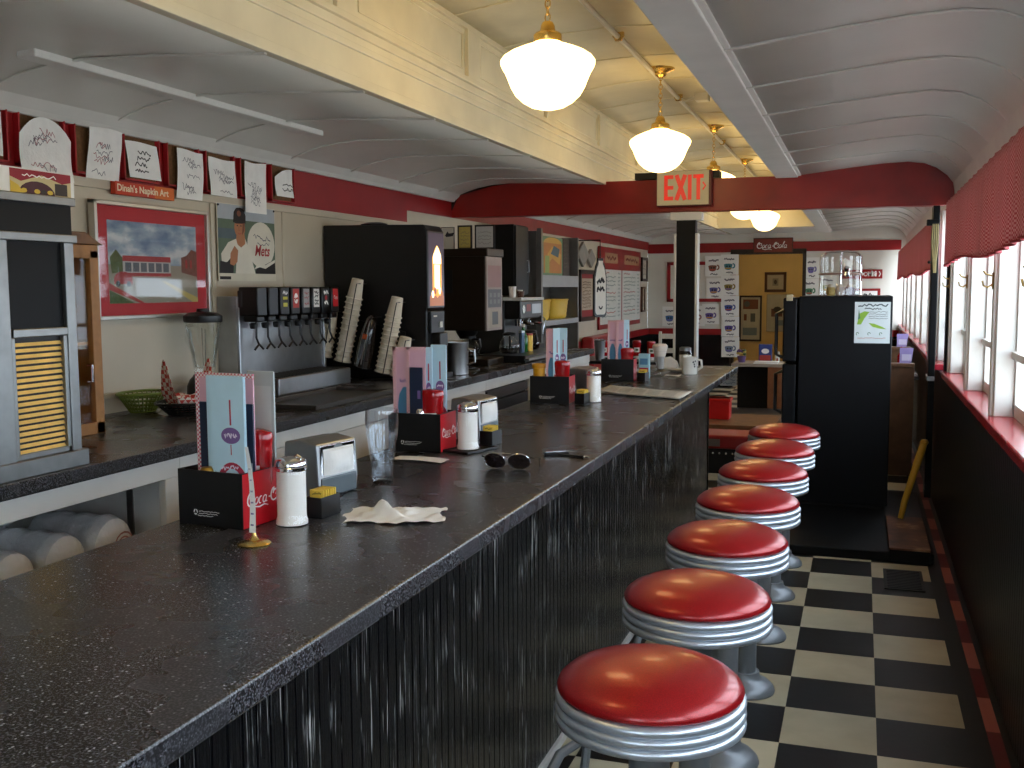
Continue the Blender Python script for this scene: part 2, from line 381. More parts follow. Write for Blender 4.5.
# right wall: wainscot, piers, header; windows between the piers
m_wains = mat('wainscot_black', '080B12', .38, var=.3, vscale=12, bump=.06, spec=.35)
mb = MB(); pts = [(XR+.2, 0), (XR+.2, 0)]
def beadboard(mb, y0, y1, z0, z1, x, sgn, pitch=.036, groove=.006):
    """vertical beaded boards facing sgn*X"""
    prof = []; y = y0
    while y < y1-1e-6:
        e = min(y+pitch, y1)
        prof += [(y, -groove), (y+.0015, -.0006), (y+.0035, 0), (e-.0035, 0), (e-.0015, -.0006), (e, -groove)]
        y = e
    vs = []; fs = []
    for yy, d in prof: vs += [(x+sgn*d, yy, z0), (x+sgn*d, yy, z1)]
    for i in range(len(prof)-1):
        q = (2*i, 2*i+2, 2*i+3, 2*i+1); fs.append(q if sgn < 0 else q[::-1])
    mb.add(vs, [f[::-1] for f in fs])
mb.box((XR+.012, YF, 0), (XR+.2, YB, .915)); beadboard(mb, YF, YB, .0, .915, XR, -1, .05)
mb.box((XR+.105, YF, 2.02), (XR+.2, YB, 2.9))
struct(mb.build('wall_right', [m_wains]))
mb = MB(); mb.box((XR+.085, YF, 1.99), (XR+.105, YB, 2.1)); struct(mb.build('trim_12', m_red))
mb = MB(); mb.box((XR-.015, YF, .912), (XR+.2, 7.0, .955)); mb.box((XR-.015, 7.62, .912), (XR+.2, YB, .955)); struct(mb.build('trim_13', m_sill, bevel=.008))
PITCH_P = 1.12
piers = [4.67+PITCH_P*k for k in range(-6, 10)]
for i, y in enumerate(piers):
    if abs(y-7.45) < .3: continue
    mb = MB(); mb.box((XR+.025, y-.05, .955), (XR+.10, y+.05, 2.03)); mb.box((XR+.012, y-.026, .955), (XR+.03, y+.026, 2.03))
    struct(mb.build('trim_%d' % (20+i), m_frame, bevel=.004))
for i, (a0, b0) in enumerate(zip(piers[:-1], piers[1:])):
    y0, y1 = a0+.03, b0-.03
    f = MB(); x0, x1 = XR+.10, XR+.135
    f.box((x0, y0, .955), (x1, y0+.035, 2.03)); f.box((x0, y1-.035, .955), (x1, y1, 2.03)); f.box((x0, y0, .955), (x1, y1, 1.01)); f.box((x0, y0, 1.98), (x1, y1, 2.03)); f.box((x0-.015, y0, 1.195), (x1, y1, 1.225))
    p = MB(); p.rect(y0+.035, 1.01, y1-.035, 1.98, Fr((x0+.018, 0, 0), (0, 1, 0), (0, 0, 1))); window(f, p)
mb = MB(); mb.box((XR+.005, 7.02, .915), (XR+.10, 7.12, 2.03)); struct(mb.build('trim_17', m_black2, bevel=.004))
# outside: pavement and a pale fence seen through the panes
mb = MB(); mb.grid(lambda u, v: (XR+.2+u*30, -25+v*60, -.6), 4, 4); struct(mb.build('ground_pavement', mat('pale_concrete', 'CFCDC6', .8, var=.08)))
# ------------------------------------------------------------------ cross beam of the old car end
BY0, BY1 = 7.60, 7.72
low = [(XL, 2.055), (XL+.02, 2.055), (.48, 2.035), (XR, 2.035)]
topR = [(x, z-.004) for x, z in PR[::-1]]
topL = [(x, z-.004) for x, z in PL]
prof = [(XL, 2.05), (XR+.02, 2.04)] + [(x, z) for x, z in topR] + [(-.50, 2.275), (-1.83, 2.285)] + topL[1:]
mb = MB(); mb.prism(prof, Fr((0, BY1, 0), (1, 0, 0), (0, 0, 1)), BY1-BY0)
struct(mb.build('trim_14', m_beam, bevel=.003))
mb = MB(); mb.prism([(XL+.005, 2.10)]+[(x, z+.004) for x, z in PL[::-1]][1:-4]+[(-2.6, 2.30)]+[(x, z-.016) for x, z in PL[3:]], Fr((0, BY0, 0), (1, 0, 0), (0, 0, 1)), .012); mb.box((-1.62, BY0-.02, 2.285), (-1.0, BY1, 2.335))
struct(mb.build('trim_15', mat('blackened_edge', '17140F', .5, var=.2), bevel=.003))
# raised black step at the far end and its worn brown tread
mb = MB(); mb.box((-.42, 5.83, 0), (.40, 7.6, .055)); struct(mb.build('floor_step', m_black2, bevel=.006))
# ------------------------------------------------------------------ lunch counter
def laminate():
    t = NT('speckled_laminate'); p = t.n('ShaderNodeBsdfPrincipled'); t.l(p.outputs[0], t.out.inputs[0])
    co = t.coords()
    v = t.n('ShaderNodeTexVoronoi'); v.inputs['Scale'].default_value = 300; t.l(co, v.inputs['Vector'])
    v.inputs['Scale'].default_value = 135
    sp = t.n('ShaderNodeSeparateColor'); t.l(v.outputs['Color'], sp.inputs[0])
    rad = t.math('MULTIPLY', t.math('POWER', sp.outputs[0], 2.2), .42)
    spot = t.math('SMOOTH_MAX', t.math('MULTIPLY', t.math('SUBTRACT', rad, v.outputs['Distance']), 6.0), 0.0, .1); spot = t.math('MINIMUM', spot, 1.0)
    c1 = t.ramp(t.noise(230, 1.5), [(.36, lin('151517')), (.5, lin('2A2A2D')), (.62, lin('545459'))])
    t.l(t.mix(spot, c1, lin('A2A5AA')), p.inputs['Base Color'])
    t.l(t.math('MULTIPLY_ADD', t.noise(5, 2), .06, .24), p.inputs['Roughness']); p.inputs['Specular IOR Level'].default_value = .5
    return t.m
m_lam = laminate()
XCF, XCB, YC0, YC1 = -.862, -1.655, -1.55, 7.74
ctr = thing('lunch_counter', 'long lunch counter with dark speckled top and black beaded front', 'counter', (-1.25, 3, 0))
def cpart(mb, name, mats, **k):
    o = mb.build(name, mats, **k); o.parent = ctr; o.location = -Vector(ctr.location); return o
mb = MB(); mb.box((XCB, YC0, CT-.045), (XCF, YC1, CT)); cpart(mb, 'countertop', m_lam, bevel=.005)
m_bead = None
def beadmat():
    t = NT('worn_glint_boards'); p = t.n('ShaderNodeBsdfPrincipled'); t.l(p.outputs[0], t.out.inputs[0])
    mp = t.n('ShaderNodeMapping'); mp.inputs['Scale'].default_value = (1, 2.4, .05); t.l(t.coords(), mp.inputs[0])
    n = t.noise(75, 5, mp.outputs[0], .65)
    n2 = t.noise(9, 3)
    w = t.math('MULTIPLY', n, t.math('MULTIPLY_ADD', n2, .5, .75))
    t.l(t.ramp(w, [(.0, lin('08090C')), (.575, lin('07090D')), (.615, lin('3A3B3C')), (.68, lin('A8A8A4'))]), p.inputs['Base Color'])  # pale streaks: scratch wear and window glints, both put into the colour
    p.inputs['Roughness'].default_value = .2; p.inputs['Specular IOR Level'].default_value = .28
    b = t.n('ShaderNodeBump'); b.inputs['Strength'].default_value = .28; b.inputs['Distance'].default_value = .004
    t.l(n, b.inputs['Height']); t.l(b.outputs[0], p.inputs['Normal']); return t.m
XP, YP1 = -.905, 6.5
mb = MB(); mb.box((XP-.04, YC0, 0), (XP-.007, YP1, CT-.045)); beadboard(mb, YC0, YP1, .03, CT-.045, XP, 1, .04, .004); mb.box((XP-.012, YP1-.012, 0), (XP+.004, YP1+.004, CT-.045))
cpart(mb, 'front_panel', beadmat())
mb = MB(); mb.box((XP-.01, YC0, 0), (XP+.012, YP1, .028)); cpart(mb, 'base_trim', m_trimw, bevel=.004)
mb = MB(); mb.box((XCB+.06, YC0, 0), (XCB+.09, YP1, CT-.045)); mb.box((XCB+.06, YP1-.03, 0), (XP-.04, YP1, CT-.045)); cpart(mb, 'back_panel', m_trimw)
# square post through the counter end up to the beam
post = thing('support_post', 'square black post with pale edges rising from the counter end to the beam', 'post', (-1.235, 7.62, CT))
mb = MB(); mb.box((-.07, -.05, 0), (.07, .05, 1.08)); mb.build('shaft', m_black2, post, bevel=.006)
mb = MB()
for sx in (-1, 1): mb.box((sx*.078-.009, -.052, 0), (sx*.078+.009, .052, .98))
mb.build('edge_strip', m_white, post, bevel=.003)
mb = MB(); mb.box((-.115, -.058, 1.075), (.115, .058, 1.135)); mb.build('capital', m_trimw, post, bevel=.005)

# ------------------------------------------------------------------ stools
def vinyl():
    t = NT('red_sparkle_vinyl'); p = t.n('ShaderNodeBsdfPrincipled'); t.l(p.outputs[0], t.out.inputs[0])
    n = t.noise(500, 2); t.l(t.ramp(n, [(.35, lin('8C0A10')), (.7, lin('B3141A'))]), p.inputs['Base Color'])
    p.inputs['Roughness'].default_value = .3; p.inputs['Metallic'].default_value = .25; p.inputs['Coat Weight'].default_value = .35; p.inputs['Coat Roughness'].default_value = .12
    b = t.n('ShaderNodeBump'); b.inputs['Strength'].default_value = .06; b.inputs['Distance'].default_value = .002; t.l(t.noise(160, 3), b.inputs['Height']); t.l(b.outputs[0], p.inputs['Normal'])
    return t.m
m_vinyl = vinyl(); m_pole = mat('stool_grey_metal', '8C9298', .42, .45, var=.12, vscale=8)
SX, SY, SP, SZ, SR = -.379, 1.946, .6104, .71, .1842
def stool_parts(r):
    mb = MB(); mb.lathe([(0, SZ+.052), (.05, SZ+.051), (.10, SZ+.046), (.14, SZ+.036), (.165, SZ+.024), (.179, SZ+.012), (SR, SZ+.002), (.183, SZ-.004), (.175, SZ-.008), (.1, SZ-.008)], seg=64); mb.build('seat_cushion', m_vinyl, r, ang=60)
    prof = [(.1, SZ-.008), (.178, SZ-.008)]
    for k in range(3):
        z = SZ-.009-k*.021
        prof += [(SR-.003+.0075*(1-abs(q)**3), z-.0105+.0102*q) for q in (1, .9, .7, .4, 0, -.4, -.7, -.9, -1)]
    prof += [(.172, SZ-.074), (.15, SZ-.077), (.0, SZ-.077)]
    mb = MB(); mb.lathe(prof, seg=64, cap=False); mb.build('ribbed_ring', m_alu, r, ang=50)
    mb = MB(); mb.lathe([(.10, SZ-.077), (.095, SZ-.088), (.05, SZ-.10), (.041, SZ-.115), (.041, .06), (.04, .05)], seg=28); mb.build('pole', m_pole, r)
    mb = MB(); mb.lathe([(.108, 0), (.11, .006), (.106, .018), (.09, .034), (.066, .046), (.055, .058), (.052, .075), (.0, .076)], seg=40); mb.build('base', m_pole, r)
    mb = MB(); mb.tube([(-.03, 0, .30), (-.2, -.005, .30), (-.30, -.02, .295), (-.345, -.06, .27), (-.375, -.14, .2), (-.39, -.22, .08), (-.395, -.235, .012)], .014, 10); mb.build('foot_rest', m_pole, r)
names = ['nearest red vinyl counter stool with ribbed metal ring, at the bottom of the photo', 'second red vinyl counter stool from the camera', 'third red vinyl counter stool from the camera',
         'middle one of the seven red counter stools, fourth from either end', 'third red vinyl counter stool counted from the black refrigerator', 'second red vinyl counter stool counted from the black refrigerator', 'farthest red vinyl counter stool, right in front of the black refrigerator']
st0 = thing('counter_stool', names[0], 'stool', (SX, SY, 0), group='red counter stools'); stool_parts(st0)
for k in range(1, 7): dup(st0, (SX, SY+k*SP, 0), .12*math.sin(k*7)*0, names[k])
# ------------------------------------------------------------------ back counter along the left wall
BX1 = -2.22
bk = thing('back_worktop', 'dark speckled worktop of the back counter along the left wall', 'worktop', (-2.66, 3, BC-.04))
mb = MB(); mb.box((XL+.014+2.66, YF+.02-3, 0), (BX1+2.66, 8.75-3, .04)); mb.build('slab', m_lam, bk, bevel=.004)
mb = MB(); mb.box((BX1+2.64, YF+.03-3, -.004), (BX1+2.655, 8.74-3, .001)); mb.build('edge_lip', m_dark, bk)
def cabinet(label, y0, y1, front=True):
    q = thing('base_cabinet', label, 'cabinet', (-2.66, y0, 0), group='white cabinets under the back counter'); L = y1-y0; h = BC-.045; mb = MB()
    mb.box((-.42, .001, .08), (.38, .02, h)); mb.box((-.42, L-.02, .08), (.38, L-.001, h)); mb.box((-.42, .02, .08), (-.40, L-.02, h)); mb.box((-.42, .02, .08), (.38, L-.02, .10))
    mb.build('carcass', mat('cabinet_white', 'EDECE8', .45), q, bevel=.002)
    mb = MB(); mb.box((.38, .001, .845), (.41, L-.001, h)); mb.build('top_rail', m_trimw, q, bevel=.003)
    mb = MB(); mb.box((.36, .001, 0), (.37, L-.001, .08)); mb.build('plinth', m_dark, q)
    if front:
        mb = MB(); mb.box((.38, .003, .10), (.405, L-.003, .842)); mb.build('front_panel', m_trimw, q, bevel=.003)
    else:
        for a, b in ((.001, .06), (L-.08, L-.001)): mb = MB(); mb.box((.38, a, .08), (.41, b, .845)); mb.build('stile', m_trimw, q, bevel=.003)
        mb = MB(); mb.box((-.40, .02, .52), (.37, L-.02, .54)); mb.build('shelf', m_trimw, q, bevel=.002)
        mb = MB(); mb.box((.20, L-.027, .60), (.225, L-.02, .80)); mb.build('shelf_bracket', m_steel, q)
    return q
cabinet('white cabinet under the back counter at the left edge of the photo', YF+.05, 1.32)
cabinet('open white shelf cabinet holding plastic cup sleeves, under the louvered case', 1.32, 2.98, False)
cabinet('white cabinet under the back counter below the blender and baskets', 2.98, 4.5)
cabinet('white cabinet under the back counter below the soda fountain', 4.5, 6.08)
cabinet('white cabinet under the far end of the back counter, past the black refrigerator', 7.02, 8.7)
mb = MB(); mb.box((-2.28, 6.08, .845), (-2.25, 7.02, BC-.045)); mb.box((-2.28, 6.985, 0), (-2.25, 7.018, .845)); struct(mb.build('trim_16', m_trimw, bevel=.003))
# undercounter refrigerator seen between the white stiles
uf = thing('undercounter_refrigerator', 'black undercounter refrigerator between white stiles below the back counter', 'refrigerator', (-2.5, 6.55, .0))
mb = MB(); mb.box((-.5, -.43, .0), (.22, .425, .835)); mb.build('body', m_blackp, uf, bevel=.006)
mb = MB(); mb.box((.222, -.42, .12), (.243, .415, .76)); mb.build('door', m_black2, uf, bevel=.005)
mb = MB(); mb.box((.222, -.42, .77), (.24, .415, .83)); mb.build('control_strip', mat('dark_brown_strip', '2C2522', .4), uf, bevel=.003)
# bags of cups on the shelf below
m_bag = mat('clear_plastic_bag', 'E6E8EA', .2, var=.12, vscale=12, bump=.6, bscale=28, spec=.7)
m_bagcup = mat('cups_in_bag', 'E4E2DC', .5, var=.1)
bag_lab = ['leftmost plastic sleeve of cups on the shelf under the back counter', 'clear plastic sleeve of cups, second from the left on the low shelf', 'clear plastic sleeve of cups, third from the left on the low shelf', 'plastic sleeve of cups with a red print, rightmost on the low shelf']
for i, (y, zz, r) in enumerate(((2.10, .64, .094), (2.31, .63, .092), (2.52, .64, .094), (2.74, .65, .098))):
    b = thing('cup_sleeve_bag', bag_lab[i], 'bag of cups', (-2.62, y, .54), group='plastic sleeves of cups')
    mb = MB(); rr = r
    prof = [(.02, -.02), (.05, 0)]+[(rr*(1+.05*math.sin(k*2.1+i)), .02+k*.03) for k in range(9)]+[(rr*.99, .275), (rr*.9, .298), (rr*.62, .316), (rr*.2, .322)]
    M = T(0, 0, rr+.01) @ RY(PI/2) @ T(0, 0, -.02)
    mb.lathe(prof, seg=20, M=M); mb.build('wrapper', m_bag, b)
    mb = MB(); mb.tube([(.318, -.01, rr), (.335, 0, rr+.01), (.345, .012, rr+.02)], [.012, .008, .016], 8); mb.build('twisted_end', m_bag, b)
    if i == 3:
        mb = MB(); fr = Fr((.3215, -.06, .07), (0, 1, 0), (0, 0, 1))
        for q in (.03, .045): mb.stroke(arc(.06, .04, q, q, 20, 200, 8), .006, fr)
        mb.build('print', mat('faded_red_print', 'A06A6A', .5), b)
b = thing('cup_sleeve_bag', 'clear plastic sleeve of cups lying on top of the others on the low shelf', 'bag of cups', (-2.58, 2.42, .742), group='plastic sleeves of cups')
mb = MB(); mb.lathe([(.02, -.16), (.06, -.14)]+[(.062*(1+.05*math.sin(k*1.7)), -.12+k*.03) for k in range(9)]+[(.05, .15), (.02, .16)], seg=18, M=T(0, 0, .066) @ RX(PI/2) @ RY(.1)); mb.build('wrapper', m_bag, b)

# ------------------------------------------------------------------ steel louvred case at the left
cx = -2.26
m_brush = mat('brushed_steel', '8E9090', .42, 1, var=.1, vscale=18)
cs = thing('louvered_case', 'tall stainless steel case with a louvered panel tinted like reflected lamplight at the left edge', 'cabinet', (-2.5, 2.2, BC))
Y0, Y1, D0 = -.62, .325, -.40
mb = MB(); mb.box((D0, Y0, 0), (.222, Y1, .79)); mb.build('body', mat('case_inner_dark', '1A1A1C', .5), cs)
mb = MB()
for a, b in ((.287, Y1), (.0, .07), (-.26, -.18), (Y0, -.54)): mb.box((.2, a, .03), (.24, b, .69))
mb.box((.2, Y0, 0), (.255, Y1+.012, .05)); mb.box((.2, Y0, .675), (.25, Y1+.006, .70)); mb.box((D0, Y0, .785), (.25, Y1+.006, .81))
mb.box((.2, .08, .40), (.238, .29, .425)); mb.box((.2, -.18, .40), (.238, 0, .425)); mb.box((D0, Y1-.004, .0), (.2, Y1+.002, .785))
mb.build('steel_frame', m_brush, cs, bevel=.003)
mb = MB(); mb.box((.2, Y0, .70), (.235, Y1, .785)); mb.build('header_panel', mat('black_board', '0B0D10', .5, var=.1, spec=.25), cs)
m_blackg = mat('black_glass', '07080A', .45, var=.1, spec=.2)
for a, b in ((.082, .288), (-.178, -.002)):
    mb = MB(); mb.box((.2, a, .425), (.225, b, .675)); mb.build('black_panel', m_blackg, cs)
m_louv = mat('louver_lamp_tint', 'F2CC78', .42, .2, var=.12, vscale=20)  # warm pendant reflections put into the slat colour
for a, b in ((.085, .272), (-.16, -.02)):
  mb = MB()
  for k in range(19):
        z = .068+k*.0172; mb.prism([(0, 0), (.03, .0095), (.03, .0125), (0, .003)], Fr((.245, 0, z), (-1, 0, 0), (0, 0, 1)), -(b-a), c=-a) if False else mb.box((0, a, 0), (.026, b, .0022), 0, T(.213, 0, z+.020) @ RY(1.1))
  mb.build('louver_panel', m_louv, cs)
mb = MB()
for a, b in ((.07, .085), (.272, .287), (-.18, -.16), (-.02, 0)): mb.box((.2, a, .05), (.236, b, .40))
mb.box((.2, .08, .05), (.236, .29, .066)); mb.build('louver_rim', m_brush, cs, bevel=.002)
# printed card on top of it
pc = thing('banner_card', 'small printed card with a red banner on top of the louvered case', 'card', (-2.275, 2.43, BC+.811))
fr = Fr((0, -.125, 0), (0, 1, 0), (0, 0, .76))
mb = MB(); mb.box((-.003, -.30, 0), (-.001, .125, .072)); mb.build('card', m_paper, pc)
mb = MB(); mb.rect(0, .0, .235, .09, fr, 0, .0004); mb.flat([(0, .09), (0, .06), (.04, .045), (.12, .075), (.2, .05), (.235, .06), (.235, .09)], fr, 1, .0008)
mb.flat(arc(.1, .0, .07, .05, 0, 180), fr, 2, .0008); mb.rect(.17, .005, .22, .05, fr, 3, .0008); mb.flat([(0, .045), (.03, .03), (.05, .0), (0, 0)], fr, 4, .001)
mb.flat([(-.16, .02), (-.13, .05), (-.07, .055), (-.04, .02)], fr, 5, .0006); scrib(mb, fr, .045, .062, .13, .02, 6, .0012, 1, .004)
for k in range(5): mb.disc(.05+.025*k, .012, .012, .009, fr, (4, 2, 4, 3, 4)[k], .0013, 8)
mb.build('banner_print', [mat('card_cream', 'C9B98A', .6), mat('banner_red', '8E2230', .6), mat('banner_plum', '4A2630', .6), mat('card_dark', '3A3230', .6), mat('card_yellow', 'D0B040', .6), mat('card_grey', '8A8A88', .6), m_wtext], pc)

# wooden glass-front cabinet behind the case
wc = thing('glass_front_cabinet', 'narrow wooden cabinet with a glass front behind the louvered case', 'cabinet', (-2.88, 2.86, BC))
m_oak = mat('oak', '9C6B36', .45, var=.2, vscale=16)
mb = MB(); mb.box((-.19, -.26, 0), (.18, -.24, .70)); mb.box((-.19, .25, 0), (.18, .27, .70)); mb.box((-.19, -.26, 0), (.18, .27, .03)); mb.box((-.19, -.26, 0), (-.18, .27, .70)); mb.box((-.19, -.24, .33), (.16, .25, .345)); mb.build('carcass', m_oak, wc, bevel=.003)
mb = MB(); mb.box((.165, .225, 0), (.19, .27, .68)); mb.box((.165, -.26, 0), (.19, -.215, .68)); mb.box((.165, -.26, 0), (.19, .27, .045)); mb.box((.165, -.26, .65), (.19, .27, .70)); mb.build('front_frame', m_oak, wc, bevel=.003)
mb = MB(); mb.prism([(-.28, .70), (.29, .70), (.20, .745), (-.19, .745)], Fr((-.2, 0, 0), (0, 1, 0), (0, 0, 1)), .40); mb.build('cornice', mat('dark_oak', '6B4523', .45, var=.2, vscale=16), wc, bevel=.004)
mb = MB(); mb.rect(-.215, .045, .225, .65, Fr((.176, 0, 0), (0, 1, 0), (0, 0, 1))); mb.build('glass_front', thin_glass('cabinet_glass'), wc)
mb = MB(); mb.tube([(.19, .19, .20), (.21, .19, .20), (.21, .19, .26), (.19, .19, .26)], .005); mb.build('handle', m_chrome, wc)
for i, (y, z, c, nm) in enumerate(((.12, .035, 'A33A32', 'red'), (.02, .035, '8A8F96', 'grey'), (.12, .35, 'C8C8C4', 'white'), (.0, .35, '6F7F92', 'blue'))):
    bx = thing('carton', '%s carton on the %s shelf inside the glass-front wooden cabinet' % (nm, 'lower' if z < .1 else 'upper'), 'box', (-2.86, 2.86+y, BC+z), group='cartons in the glass-front cabinet')
    mb = MB(); mb.box((-.08, -.04, 0), (.08, .04, .2)); mb.build('box', mat('carton_'+nm, c, .5), bx, bevel=.003)
    mb = MB(); fr = Fr((.0805, -.03, .05), (0, 1, 0), (0, 0, 1)); mb.rect(0, 0, .06, .08, fr); mb.build('box_label', mat('carton_label', 'DAD6CE', .6), bx)
br = thing('leaning_board', 'thin dark board leaning on the wall beside the wooden cabinet', 'board', (-2.93, 3.155, BC))
mb = MB(); mb.box((-.15, 0, 0), (.09, .018, .26)); mb.box((-.15, -.002, .255), (.10, .02, .268)); mb.build('board', mat('dark_brown_board', '2A2018', .5, var=.2), br, bevel=.002)

# ------------------------------------------------------------------ blender and baskets
m_jar = thin_glass('jar_glass', (.96, .97, .96), 1.3)
bl = thing('bar_blender', 'black bar blender with a clear jar on the back counter below the framed picture', 'blender', (-2.95, 4.12, BC))
mb = MB(); mb.box((-.085, -.085, 0), (.085, .085, .03)); mb.lathe([(.085, .03), (.083, .08), (.07, .11), (.055, .125), (.05, .135)], seg=24); mb.build('motor_base', m_blackp, bl, bevel=.004)
mb = MB(); mb.lathe([(.04, 0), (.05, .0), (.052, .022)], o=(.086, 0, .07), seg=4, M=RY(PI/2), sx=.4, sy=.4); mb.build('control_knob', m_steel, bl)
mb = MB(); prof = [(.048, .135), (.05, .16), (.062, .24), (.076, .33), (.084, .385), (.08, .385), (.072, .33), (.058, .24), (.046, .165), (0, .16)]
mb.lathe(prof, seg=28, cap=False); mb.build('jar', m_jar, bl)
mb = MB()
for k in range(6):
    a = k*PI/3+.2; mb.tube([(.047*math.cos(a), .047*math.sin(a), .17), (.074*math.cos(a), .074*math.sin(a), .35)], .003, 6)
mb.build('jar_rib', thin_glass('rib_glass', (.8, .82, .82), 2.5), bl)
mb = MB(); mb.lathe([(.088, .38), (.09, .39), (.09, .41), (.07, .425), (.03, .43), (.028, .445), (0, .446)], seg=28); mb.build('jar_lid', m_blackp, bl)
mb = MB(); mb.tube([(0, -.08, .37), (0, -.125, .365), (0, -.13, .3), (0, -.07, .22)], .009, 8); mb.build('jar_handle', m_jar, bl)
m_ging = checker('red_check_paper', 'C8412F', 'E9DFCF', .018, .018, .018, .7)
def basket(name, label, loc, m, r=.115, h=.055, liner=None):
    b = thing(name, label, 'basket', loc, PI/2, group='food baskets')
    mb = MB()
    for k in range(5): mb.tube([((r*.78+.011*k*r/.115)*1.35*math.cos(a), (r*.78+.011*k*r/.115)*math.sin(a), .006+k*h/5) for a in [2*PI*i/36 for i in range(36)]], .0045, 6, closed=True)
    for i in range(30):
        a = 2*PI*i/30; mb.tube([(r*.78*1.35*math.cos(a), r*.78*math.sin(a), .004), ((r*.78+.044)*1.35*math.cos(a), (r*.78+.044)*math.sin(a), h)], .003, 5)
    mb.lathe([(0, .003), (r*.78, .003), (r*.78, .006), (0, .006)], seg=36, sx=1.35); mb.build('weave', m, b)
    mb = MB(); mb.tube([((r*.8+.045)*1.35*math.cos(a), (r*.8+.045)*math.sin(a), h) for a in [2*PI*i/36 for i in range(36)]], .006, 8, closed=True); mb.build('rim', m, b)
    if liner:
        mb = MB()
        def fn(u, v):
            a = 2*PI*u; q = r*(.2+.85*v); lobe = max(0, math.cos(2*a+.6)); return (q*1.3*math.cos(a), q*math.sin(a), .012+v*v*(h+.012+.16*lobe**2*v)+.006*math.sin(7*a)*v)
        mb.grid(fn, 64, 12); mb.build('paper_liner', liner, b, solid=.001)
    return b
basket('food_basket', 'black food basket with a red checked paper liner on the back counter', (-2.74, 3.70, BC), m_blackp, .09, liner=m_ging)
basket('food_basket', 'green plastic food basket behind the basket with checked paper', (-2.975, 3.70, BC), mat('green_plastic', '6B7C32', .4), .058, .085)

# ------------------------------------------------------------------ soda fountain
sf = thing('soda_fountain', 'stainless soda fountain tower with a row of labelled dispensing valves', 'soda fountain', (-3.02, 4.85, BC))
mb = MB(); mb.box((-.07, -.42, 0), (.05, .45, .50)); mb.box((.05, -.42, 0), (.06, -.41, .5)); mb.box((.05, .44, 0), (.06, .45, .5)); mb.build('tower', m_steel, sf, bevel=.006)
mb = MB(); mb.box((.052, -.42, .44), (.085, .46, .53)); mb.build('hood', m_blackp, sf, bevel=.008)
mb = MB(); mb.box((.06, -.40, 0), (.27, .36, .088)); mb.build('drip_tray', m_steel, sf, bevel=.006)
mb = MB()
for k in range(18): mb.box((.075, -.38+k*.041, .0885), (.255, -.362+k*.041, .092))
mb.build('grate', mat('dark_grate', '3A3632', .35, .8), sf)
vcol = ['', '', '1B1B1C', 'B03028', 'A8A6A4', 'E4E2DC', '26262A', 'C01820']
for k in range(8):
    y = -.375+k*.108
    v = MB(); v.box((.06, y-.043, .40), (.17, y+.043, .545)); v.box((.08, y-.034, .37), (.16, y+.034, .40)); v.lathe([(.018, -.03), (.022, 0)], o=(.115, y, .365), seg=14); vo = v.build('valve', m_blackp, sf, bevel=.006)
    v = MB(); v.tube([(.13, y, .37), (.13, y, .29), (.145, y, .255)], .0055, 8); v.tube([(.145, y-.038, .232), (.145, y, .258), (.145, y+.038, .232)], .0055, 8); v.build('lever', m_blackp, vo)
    if k >= 2:
        v = MB(); fr = Fr((.1706, y-.03, .435), (0, 1, 0), (0, 0, 1)); v.rect(0, 0, .06, .10, fr, 0)
        if k == 2: v.rect(.01, .008, .05, .028, fr, 1, .0005); v.rect(.008, .045, .052, .06, fr, 1, .0005); scrib(v, fr, .008, .065, .044, .03, 2, .0006, 1, .006)
        if k in (3, 7): v.disc(.03, .05, .02, .028, fr, 2 if k == 3 else 0, .0005); coca(v, fr, .01, .045, .02, 2 if k == 7 else 0, .0008, True) if k == 7 else scrib(v, fr, .012, .035, .035, .03, 0, .0008, 1, .006)
        if k == 4: scrib(v, fr, .008, .01, .044, .08, 3, .0006, 3, .004)
        if k == 5: scrib(v, fr, .008, .01, .044, .08, 4, .0006, 4, .006)
        if k == 6: scrib(v, fr, .006, .065, .048, .03, 2, .0006, 1, .007); v.disc(.028, .05, .014, .014, fr, 3, .0006); scrib(v, fr, .008, .006, .044, .03, 2, .0006, 1, .009)
        v.build('brand_label', [mat('label%d' % k, vcol[k], .4), mat('label_lime', 'C8C030', .4), m_wtext, mat('label_red', 'A02A30', .4), m_ink], vo)
mt = thing('counter_tray', 'flat steel tray on the back counter in front of the soda fountain', 'tray', (-2.44, 4.37, BC))
mb = MB(); mb.box((-.17, -.40, 0), (.17, .40, .006)); mb.box((-.17, -.40, 0), (-.16, .40, .022)); mb.box((.16, -.40, 0), (.17, .40, .022)); mb.box((-.17, -.40, 0), (.17, -.39, .022)); mb.box((-.17, .39, 0), (.17, .40, .022)); mb.build('tray', mat('dull_steel', '5A5854', .35, .8, var=.1), mt, bevel=.003)

# ------------------------------------------------------------------ tall black drink machine + cup rack
dm = thing('drink_machine', 'tall black drink machine with a lit picture panel beside the soda fountain', 'drink machine', (-2.75, 5.66, BC))
mb = MB(); mb.prism([(-.335, 0), (.335, 0), (.335, .40), (.345, .42), (.345, .87), (.32, .905), (-.335, .915)], Fr((0, .12, 0), (1, 0, 0), (0, 0, 1)), .25); mb.build('body', m_blackp, dm, bevel=.006)
m_lit1 = mat('lit_panel_purple', '3A3040', .3, emit=.25, ecol='5A4A60'); m_lit2 = mat('lit_panel_gold', 'E0A040', .3, emit=.9, ecol='E8A040'); m_lit3 = mat('lit_panel_white', 'FFE0A0', .3, emit=2.2, ecol='FFE6B0'); m_lit4 = mat('lit_panel_amber', 'B06020', .3, emit=.5, ecol='A85A24')
fr = Fr((.346, -.125, .43), (0, 1, 0), (0, 0, 1))
mb = MB(); mb.rect(.01, 0, .24, .43, fr, 0, .0); mb.flat([(.06, .01), (.2, .01), (.2, .28), (.165, .34), (.13, .36), (.1, .335), (.06, .28)], fr, 1, .001); mb.flat([(.07, .25), (.19, .25), (.19, .30), (.15, .34), (.13, .355), (.11, .335), (.07, .295)], fr, 2, .002)
